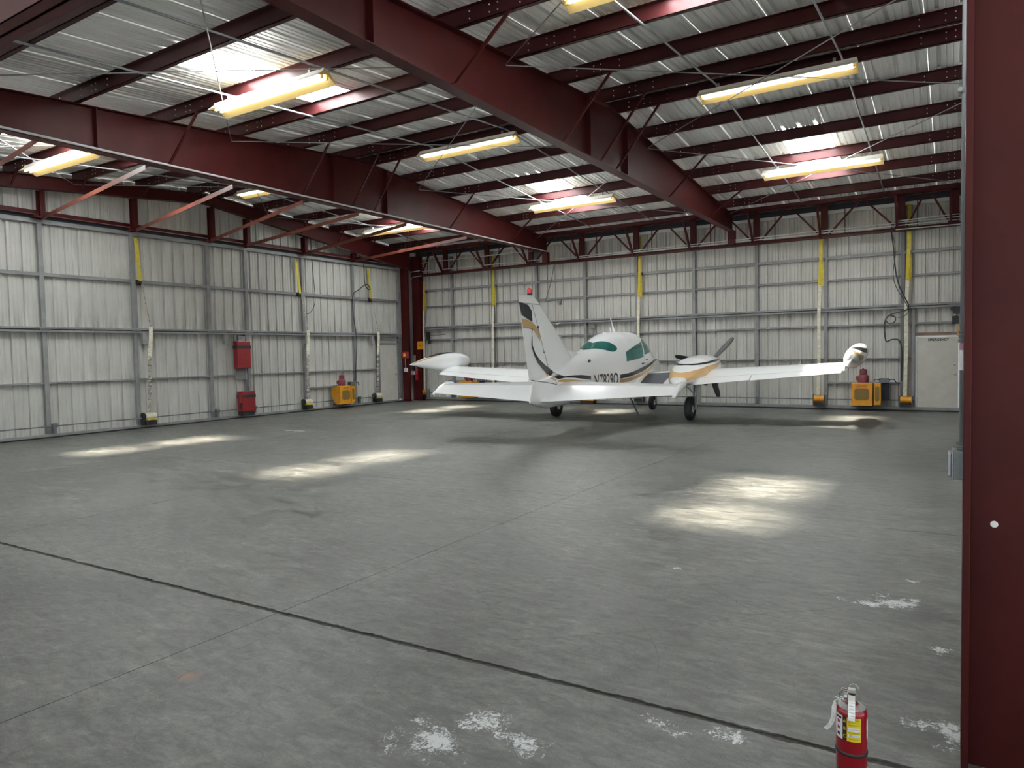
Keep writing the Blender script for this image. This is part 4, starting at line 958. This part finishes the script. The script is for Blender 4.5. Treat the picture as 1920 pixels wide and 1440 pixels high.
for sg in (1, -1):       # dorsal fillet where the fin meets the spine
    m = MB(); g_ = []
    for k in range(15):
        z = lerp(1.56, 1.90, k/14); d = .52*(max(0, 1.90-z)/.20)**2; u0 = fin_le(z)-.10
        g_.append([(sg*lerp(.050, .004, f**1.5), lerp(u0, fin_le(z)+d, f), z) for f in (0, .25, .5, .75, 1)])
    m.grid(g_); pb(m, 'dorsal_fillet', PLW, auto=80)
bandpatch('seam', SEAM, [(fin_hinge(z)+.006, z) for z in (1.10, 1.5, 1.9, 2.3, 2.69)], [(fin_hinge(z)-.010, z) for z in (1.10, 1.5, 1.9, 2.3, 2.69)], .003, 2)
bandpatch('seam', SEAM, [(-5.10, 1.215), (-4.7, 1.165), (-4.28, 1.095)], [(-5.10, 1.20), (-4.7, 1.15), (-4.28, 1.08)], .004, 2)
bandpatch('seam', SEAM, [(-5.50, 2.694), (-5.1, 2.694), (-4.70, 2.694)], [(-5.50, 2.687), (-5.1, 2.687), (-4.70, 2.687)], .004, 2)
m = MB(); m.lathe([(.050, 0), (.052, .03), (.040, .035)], (0, -5.085, 2.862), n=16); pb(m, 'beacon_base', INK)
m = MB(); m.lathe([(.043, 0), (.046, .05), (.036, .09), (.015, .108), (0, .11)], (0, -5.085, 2.894), n=16); pb(m, 'beacon', REDLENS)
pb(MB().tube([(0, -3.86, 2.33), (.0, -3.72, 2.36), (0, -3.66, 2.365)], .009, 6), 'fin_antenna', PLW)
for z in (1.75, 2.25): pb(MB().box(-.045, fin_hinge(z)-.03, z-.02, .055, fin_hinge(z)+.03, z+.02), 'hinge', SEAM, smooth=False)
# tailplane and elevators
def hs(v): return lerp(-3.42, -3.97, (v-.1)/2.45), lerp(-4.85, -4.72, (v-.1)/2.45), lerp(.105, .08, (v-.1)/2.45)
SB = 1.075
for s in (1, -1):
    m = MB(); rows = []; rowe = []
    bsp = 2.68 if s > 0 else 2.53
    for k in range(9):
        v = lerp(.06, bsp, k/8); le, te, t = hs(v); hx = .60
        def at(u, h, sg, v=v, le=le): return (s*v, u, SB-.06*(le-u)+sg*h)
        rows.append(foil_ring(le, te, t, 0, hx, at))
        zh = SB-.06*hx*(le-te); uh = le-hx*(le-te)
        def ate(u, h, sg, v=v, uh=uh, zh=zh): return (s*v, u, zh-(uh-u)*.44+sg*h)
        rowe.append(foil_ring(le, te, t, hx+.012, 1, ate))
    m.loft(rows); st = pb(m, 'tailplane', PLW)
    m = MB(); m.loft(rowe); pb(m, 'elevator', PLW)
    m = MB(); prs = []          # raised tip cap
    for x, z0, z1 in ((-3.92, SB-.02, SB+.02), (-4.0, SB-.055, SB+.055), (-4.2, SB-.075, SB+.065), (-4.45, SB-.12, SB-.02), (-4.60, SB-.165, SB-.10), (-4.74, SB-.20, SB-.17)):
        prs.append([(s*(bsp-.005), x, z0), (s*(bsp+.05), x, z0+.01), (s*(bsp+.06), x, (z0+z1)/2), (s*(bsp+.05), x, z1), (s*(bsp-.005), x, z1)])
    m.loft(prs); pb(m, 'tip_cap', PLW)
# wings
def wing(v):
    f = (v-.3)/4.95; te = lerp(-.94, -.60, f); le = lerp(1.00, .50, f); zt = .725+.0895*v; return le, te, zt, zt+lerp(.296, .150, f), lerp(.17, .115, f)
def wpt(v, x, sg, off=0.0):
    le, te, zt, zl, t = wing(v); c = le-te
    return (v, le-x*c, lerp(zl, zt, x)+.02*c*math.sin(PI*x)+sg*(foil(x, t)*c+off))
def wring(s, v, x0, x1, dz=0.0, n=14):
    xs_ = [lerp(x0, x1, (1-math.cos(PI*k/n))/2) for k in range(n+1)]
    P_ = [wpt(v, x, 1) for x in xs_]+[wpt(v, x, -1) for x in xs_[::-1]]
    return [(s*a, b_, c+dz) for a, b_, c in P_]
for s in (1, -1):
    m = MB(); m.loft([wring(s, lerp(.2, 3.33, k/8), 0, 1) for k in range(9)]); wg = pb(m, 'wing', PLW)
    m = MB(); m.loft([wring(s, lerp(3.33, 5.28, k/6), 0, .765) for k in range(7)]); pb(m, 'outer_wing', PLW)
    m = MB(); m.loft([wring(s, lerp(3.35, 5.22, k/6), .772, 1, -.012) for k in range(7)]); pb(m, 'aileron', PLW)
    m = MB(); m.grid([[(s*a, b_, c) for a, b_, c in (wpt(lerp(2.25, 3.30, k/6), x, 1, .002) for x in (.762, .768))] for k in range(7)]); m.build('seam', SEAM, plane)
    m = MB(); m.lathe([(.05, 0), (.05, .006), (.035, .008)], (s*3.25, .02, wpt(3.25, .52, 1)[2]-.002), n=14); m.build('fuel_cap', SEAM, plane)
    # walkway patch between body and nacelle
    m = MB(); g_ = []
    for k in range(9):
        x = lerp(.38, .97, k/8); g_.append([(s*a, b_, c) for a, b_, c in (wpt(lerp(.70+.04*(x-.4), 1.36-.12*abs(x-.6), j/6), x, 1, .004) for j in range(7))])
    if s > 0: m.grid(g_); m.build('wing_walk', WALK, plane, smooth=True)
    # tip tank, canted outward
    PR = ((-1.60, .03), (-1.45, .13), (-1.2, .30), (-.9, .50), (-.5, .74), (-.1, .92), (.3, 1.0), (.7, .96), (1.05, .80), (1.3, .56), (1.44, .32), (1.50, .08))
    def tank(u, ph, off=0.0, s=s):
        i = 0
        while i < len(PR)-2 and u > PR[i+1][0]: i += 1
        q_ = (u-PR[i][0])/(PR[i+1][0]-PR[i][0]); r = lerp(PR[i][1], PR[i+1][1], q_)
        a, b_ = .215*r+off, .315*r+off; ca = math.radians(38)
        x, z = a*math.cos(ph), b_*math.sin(ph)
        return (s*(5.475+x*math.cos(ca)+z*math.sin(ca)), u, 1.525+.028*u-x*math.sin(ca)+z*math.cos(ca))
    m = MB(); m.loft([[tank(lerp(-1.6, 1.5, (k/32)), 2*PI*j/24) for j in range(24)] for k in range(33)]); tk = pb(m, 'tip_tank', PLW, auto=60)
    DAT = ((PLK, ((-.28, 2.7), (-.47, 2.15), (-.36, 1.52), (-.02, 1.12)), ((-.42, 2.64), (-.76, 1.98), (-.6, 1.1), (-.10, .78))), (PLT, ((-.48, 2.8), (-.92, 2.1), (-.88, 1.05), (-.38, .53)), ((-.74, 2.68), (-1.21, 1.84), (-.97, .33), (-.47, .0)))) if s > 0 else \
          ((PLK, ((-.80, 2.2), (-.33, 1.95), (.22, 2.25), (.80, 2.50)), ((-.80, 2.40), (-.44, 2.58), (.09, 2.60), (.80, 2.58))), (PLT, ((-1.57, 2.0), (-.95, 2.42), (-.49, 2.62), (-.11, 2.66)), ((-1.45, 3.1), (-.98, 2.80), (-.55, 2.74), (-.11, 2.70))))
    for mt, T_, B_ in DAT:
        def cr(L, t_):
            i = min(int(t_), len(L)-2); f = t_-i; p0, p1, p2, p3 = L[max(i-1, 0)], L[i], L[i+1], L[min(i+2, len(L)-1)]
            return [.5*(2*p1[k]+(p2[k]-p0[k])*f+(2*p0[k]-5*p1[k]+4*p2[k]-p3[k])*f*f+(3*p1[k]-p0[k]-3*p2[k]+p3[k])*f**3) for k in (0, 1)]
        m = MB(); g_ = []
        for k in range(19):
            a_, b_ = cr(T_, k/6), cr(B_, k/6); g_.append([tank(lerp(a_[0], b_[0], j/6), lerp(a_[1], b_[1], j/6), .004) for j in range(7)])
        m.grid(g_); m.build('stripe', mt, tk, smooth=True)
# nacelles, propellers
NS = ((-1.52, .04, .945, .985), (-1.25, .18, .915, 1.09), (-.85, .32, .895, 1.25), (-.35, .415, .885, 1.42), (.2, .455, .875, 1.535), (.8, .465, .885, 1.585), (1.3, .455, .92, 1.59), (1.6, .41, .99, 1.57), (1.74, .32, 1.09, 1.52), (1.76, .22, 1.16, 1.47))
def nsec(u):
    i = 0
    while i < len(NS)-2 and u > NS[i+1][0]: i += 1
    q_ = (u-NS[i][0])/(NS[i+1][0]-NS[i][0]); return [lerp(a, b_, q_) for a, b_ in zip(NS[i][1:], NS[i+1][1:])]
def npt(u, th, off=0.0):
    w_, zb, zt = nsec(u); zm = lerp(zb, zt, .45); c, s_ = math.cos(th), math.sin(th)
    x = w_*spow(c, 2/2.5); z = zm+((zt-zm) if s_ >= 0 else (zm-zb))*spow(s_, 2/2.5)
    return (x+off*c, u, z+off*s_)
def blade(mb, cx, cy_, cz, ang):
    ca, sa = math.cos(ang), math.sin(ang); rows = []
    for r, wd, tw, th in ((.10, .075, 1.1, .05), (.18, .11, .95, .04), (.35, .165, .75, .028), (.60, .165, .55, .02), (.80, .14, .42, .014), (.90, .105, .38, .011), (.94, .05, .36, .008)):
        row = []
        for k in range(8):
            e = 2*PI*k/8; a, b_ = math.cos(e)*wd/2, math.sin(e)*th/2
            t_ = a*math.cos(tw)-b_*math.sin(tw); y = a*math.sin(tw)+b_*math.cos(tw)
            row.append((cx+ca*r-sa*t_, cy_+y, cz+sa*r+ca*t_))
        rows.append(row)
    mb.loft(rows); return mb
for s, angs in ((1, (46, 167, -74)), (-1, (20, 140, 260))):
    cx = s*1.84; m = MB(); m.loft([[(cx+x, u, z) for x, u, z in (npt(lerp(-1.52, 1.76, k/60), 2*PI*j/64) for j in range(64))] for k in range(61)]); nac = pb(m, 'engine_nacelle', PLW, auto=50)
    for sd_ in (1, -1):
        for mt, dat in ((PLK, ((-.50, 1.362, 1.392), (0, 1.385, 1.425), (.8, 1.425, 1.468), (1.68, 1.462, 1.485))), (PLT, ((-1.2, 1.02, 1.16), (-.75, 1.06, 1.245), (-.1, 1.14, 1.325), (.8, 1.29, 1.385), (1.6, 1.42, 1.445)))):
            m = MB(); g_ = []
            for (u0, a0, b0), (u1, a1, b1) in zip(dat, dat[1:]):
                for k in range(6):
                    u = lerp(u0, u1, k/6); w_, zb, zt = nsec(u); zm = lerp(zb, zt, .45)
                    def tz(z): e = (z-zm)/((zt-zm) if z > zm else (zm-zb)); return math.copysign(math.asin(min(1, abs(e))**1.25), e)
                    t0, t1 = tz(lerp(a0, a1, k/6)), tz(lerp(b0, b1, k/6)); row = []
                    for j in range(7):
                        x, y, z = npt(u, lerp(t0, t1, j/6), .006); row.append((cx+sd_*x, y, z))
                    g_.append(row)
            m.grid(g_); m.build('stripe', mt, nac, smooth=True)
    m = MB(); m.lathe([(.16, -.04), (.165, .06), (.15, .16), (.11, .28), (.05, .36), (0, .38)], (cx, 1.80, 1.357), (0, 1, 0), 24); pr_ = pb(m, 'propeller', PROP)
    for a in angs: blade(MB(), cx, 1.92, 1.357, math.radians(a)).build('blade', PROP, pr_, smooth=True)
    m = MB(); m.lathe([(.05, -.25), (.055, .0), (.045, .02)], (cx+s*.12, 1.05, .86), (0, 1, -.15), 12); pb(m, 'exhaust_stack', SEAM)
    m = MB(); m.box(cx-.16, -.86, .905, cx+.04, -.82, .93); m.build('flap_seam', SEAM, plane)
# undercarriage
def wheel(name, c, r, wd, parent=plane):
    prf = [(r*.56, -wd*.40), (r*.80, -wd*.5), (r*.95, -wd*.40), (r, -wd*.18), (r, wd*.18), (r*.95, wd*.40), (r*.80, wd*.5), (r*.56, wd*.40)]
    t_ = MB().lathe(prf, c, (1, 0, 0), 30).build(name, TYRE, parent, smooth=True, auto=50)
    MB().lathe([(.02, -wd*.46), (r*.30, -wd*.46), (r*.36, -wd*.36), (r*.55, -wd*.40), (r*.57, 0), (r*.55, wd*.40), (r*.36, wd*.36), (r*.30, wd*.46), (.02, wd*.46)], c, (1, 0, 0), 24).build('rim', LABELW, t_, smooth=True, auto=40)
    return t_
for s in (1, -1):
    cx = s*1.83; wheel('main_wheel', (cx-s*.02, 0, .29), .29, .18)
    m = MB(); m.tube([(cx+s*.12, 0, .27), (cx+s*.125, 0, .60)], .035, 12); m.tube([(cx+s*.125, 0, .55), (cx+s*.13, .05, 1.0)], .055, 12); m.tube([(cx+s*.14, 0, .29), (cx-s*.05, 0, .29)], .03, 10); pb(m, 'oleo_strut', STEEL)
    pb(MB().tube([(cx+s*.12, -.02, .62), (cx-s*.10, -.10, .86), (cx-s*.32, -.12, .98)], .018, 8), 'side_brace', GALV)
    pb(MB().tube([(cx+s*.12, -.05, .34), (cx+s*.12, -.13, .47), (cx+s*.12, -.05, .60)], .014, 6), 'torque_link', GALV)
    pb(MB().box(cx+s*.20, -.20, .42, cx+s*.215, .20, .98), 'gear_door', PLW, smooth=False)
    pb(MB().tube([(cx+s*.14, -.06, .22), (cx+s*.26, -.07, .215), (cx+s*.27, -.07, .25)], .010, 6), 'brake_line', GALV)
wheel('nose_wheel', (0.02, 2.77, .225), .225, .15)
m = MB(); m.tube([(.13, 2.77, .225), (.13, 2.76, .50), (.0, 2.75, .56), (0, 2.70, 1.0)], .032, 10); m.tube([(.14, 2.77, .225), (-.06, 2.77, .225)], .02, 8); pb(m, 'nose_strut', STEEL)
pb(MB().box(-.16, 2.4, .62, -.145, 2.95, .95), 'gear_door', PLW, smooth=False); pb(MB().box(.145, 2.4, .62, .16, 2.95, .95), 'gear_door', PLW, smooth=False)
m = MB(); m.tube([(.50, -.86, .72), (.56, -.62, .45), (.60, -.36, .15)], .020, 8); m.tube([(.60, -.36, .15), (.84, -.34, .14)], .018, 8); m.tube([(.56, -.62, .58), (.80, -.60, .57)], .016, 8); pb(m, 'boarding_step', GALV)
# small fittings
m = MB(); g_ = [[(x*f, y, z) for x in (-.012, -.005, .005, .012)] for y, z, f in ((-.35, 2.20, 1), (-.40, 2.30, 1), (-.52, 2.44, .8), (-.62, 2.56, .4))]
m.tube([(0, -.36, 2.22), (0, -.46, 2.36), (0, -.62, 2.57)], [.030, .020, .010], 8); pb(m, 'whip_antenna', PLW); 
pb(MB().tube([(0, -.62, 2.22), (0, -.66, 2.33)], [.018, .010], 6), 'stub_antenna', PLW)
m = MB(); m.lathe([(.06, 0), (.05, .03), (.02, .045), (0, .047)], (0, -1.02, 2.165), n=14); pb(m, 'antenna_dome', PLW)
u, z = -2.78, 1.535; m = MB(); m.loft([[(skin(u, z)+.004+dx, u+du*.075, z+dz*.035) for du, dz in ((math.cos(a), math.sin(a)) for a in [2*PI*k/12 for k in range(12)])] for dx in (0, .012)]); pb(m, 'air_scoop', INK)
for z in (1.22, 1.33): pass
m = MB(); g_ = []
for k in range(13):
    z = lerp(1.30, 2.0, k/12); uu = .22+.10*(z-1.3); g_.append([(skin(uu+d, z)+.003, uu+d, z) for d in (-.006, .006)])
m.grid(g_); m.build('door_seam', SEAM, plane)
m = MB(); m.box(fwid(.02, 1.42)+.0, -.02, 1.40, fwid(.02, 1.42)+.022, .10, 1.43); m.build('door_handle', INK, plane)
m = MB(); m.box(fwid(.40, 1.50), .36, 1.495, fwid(.40, 1.50)+.02, .48, 1.515); m.build('door_handle', INK, plane)
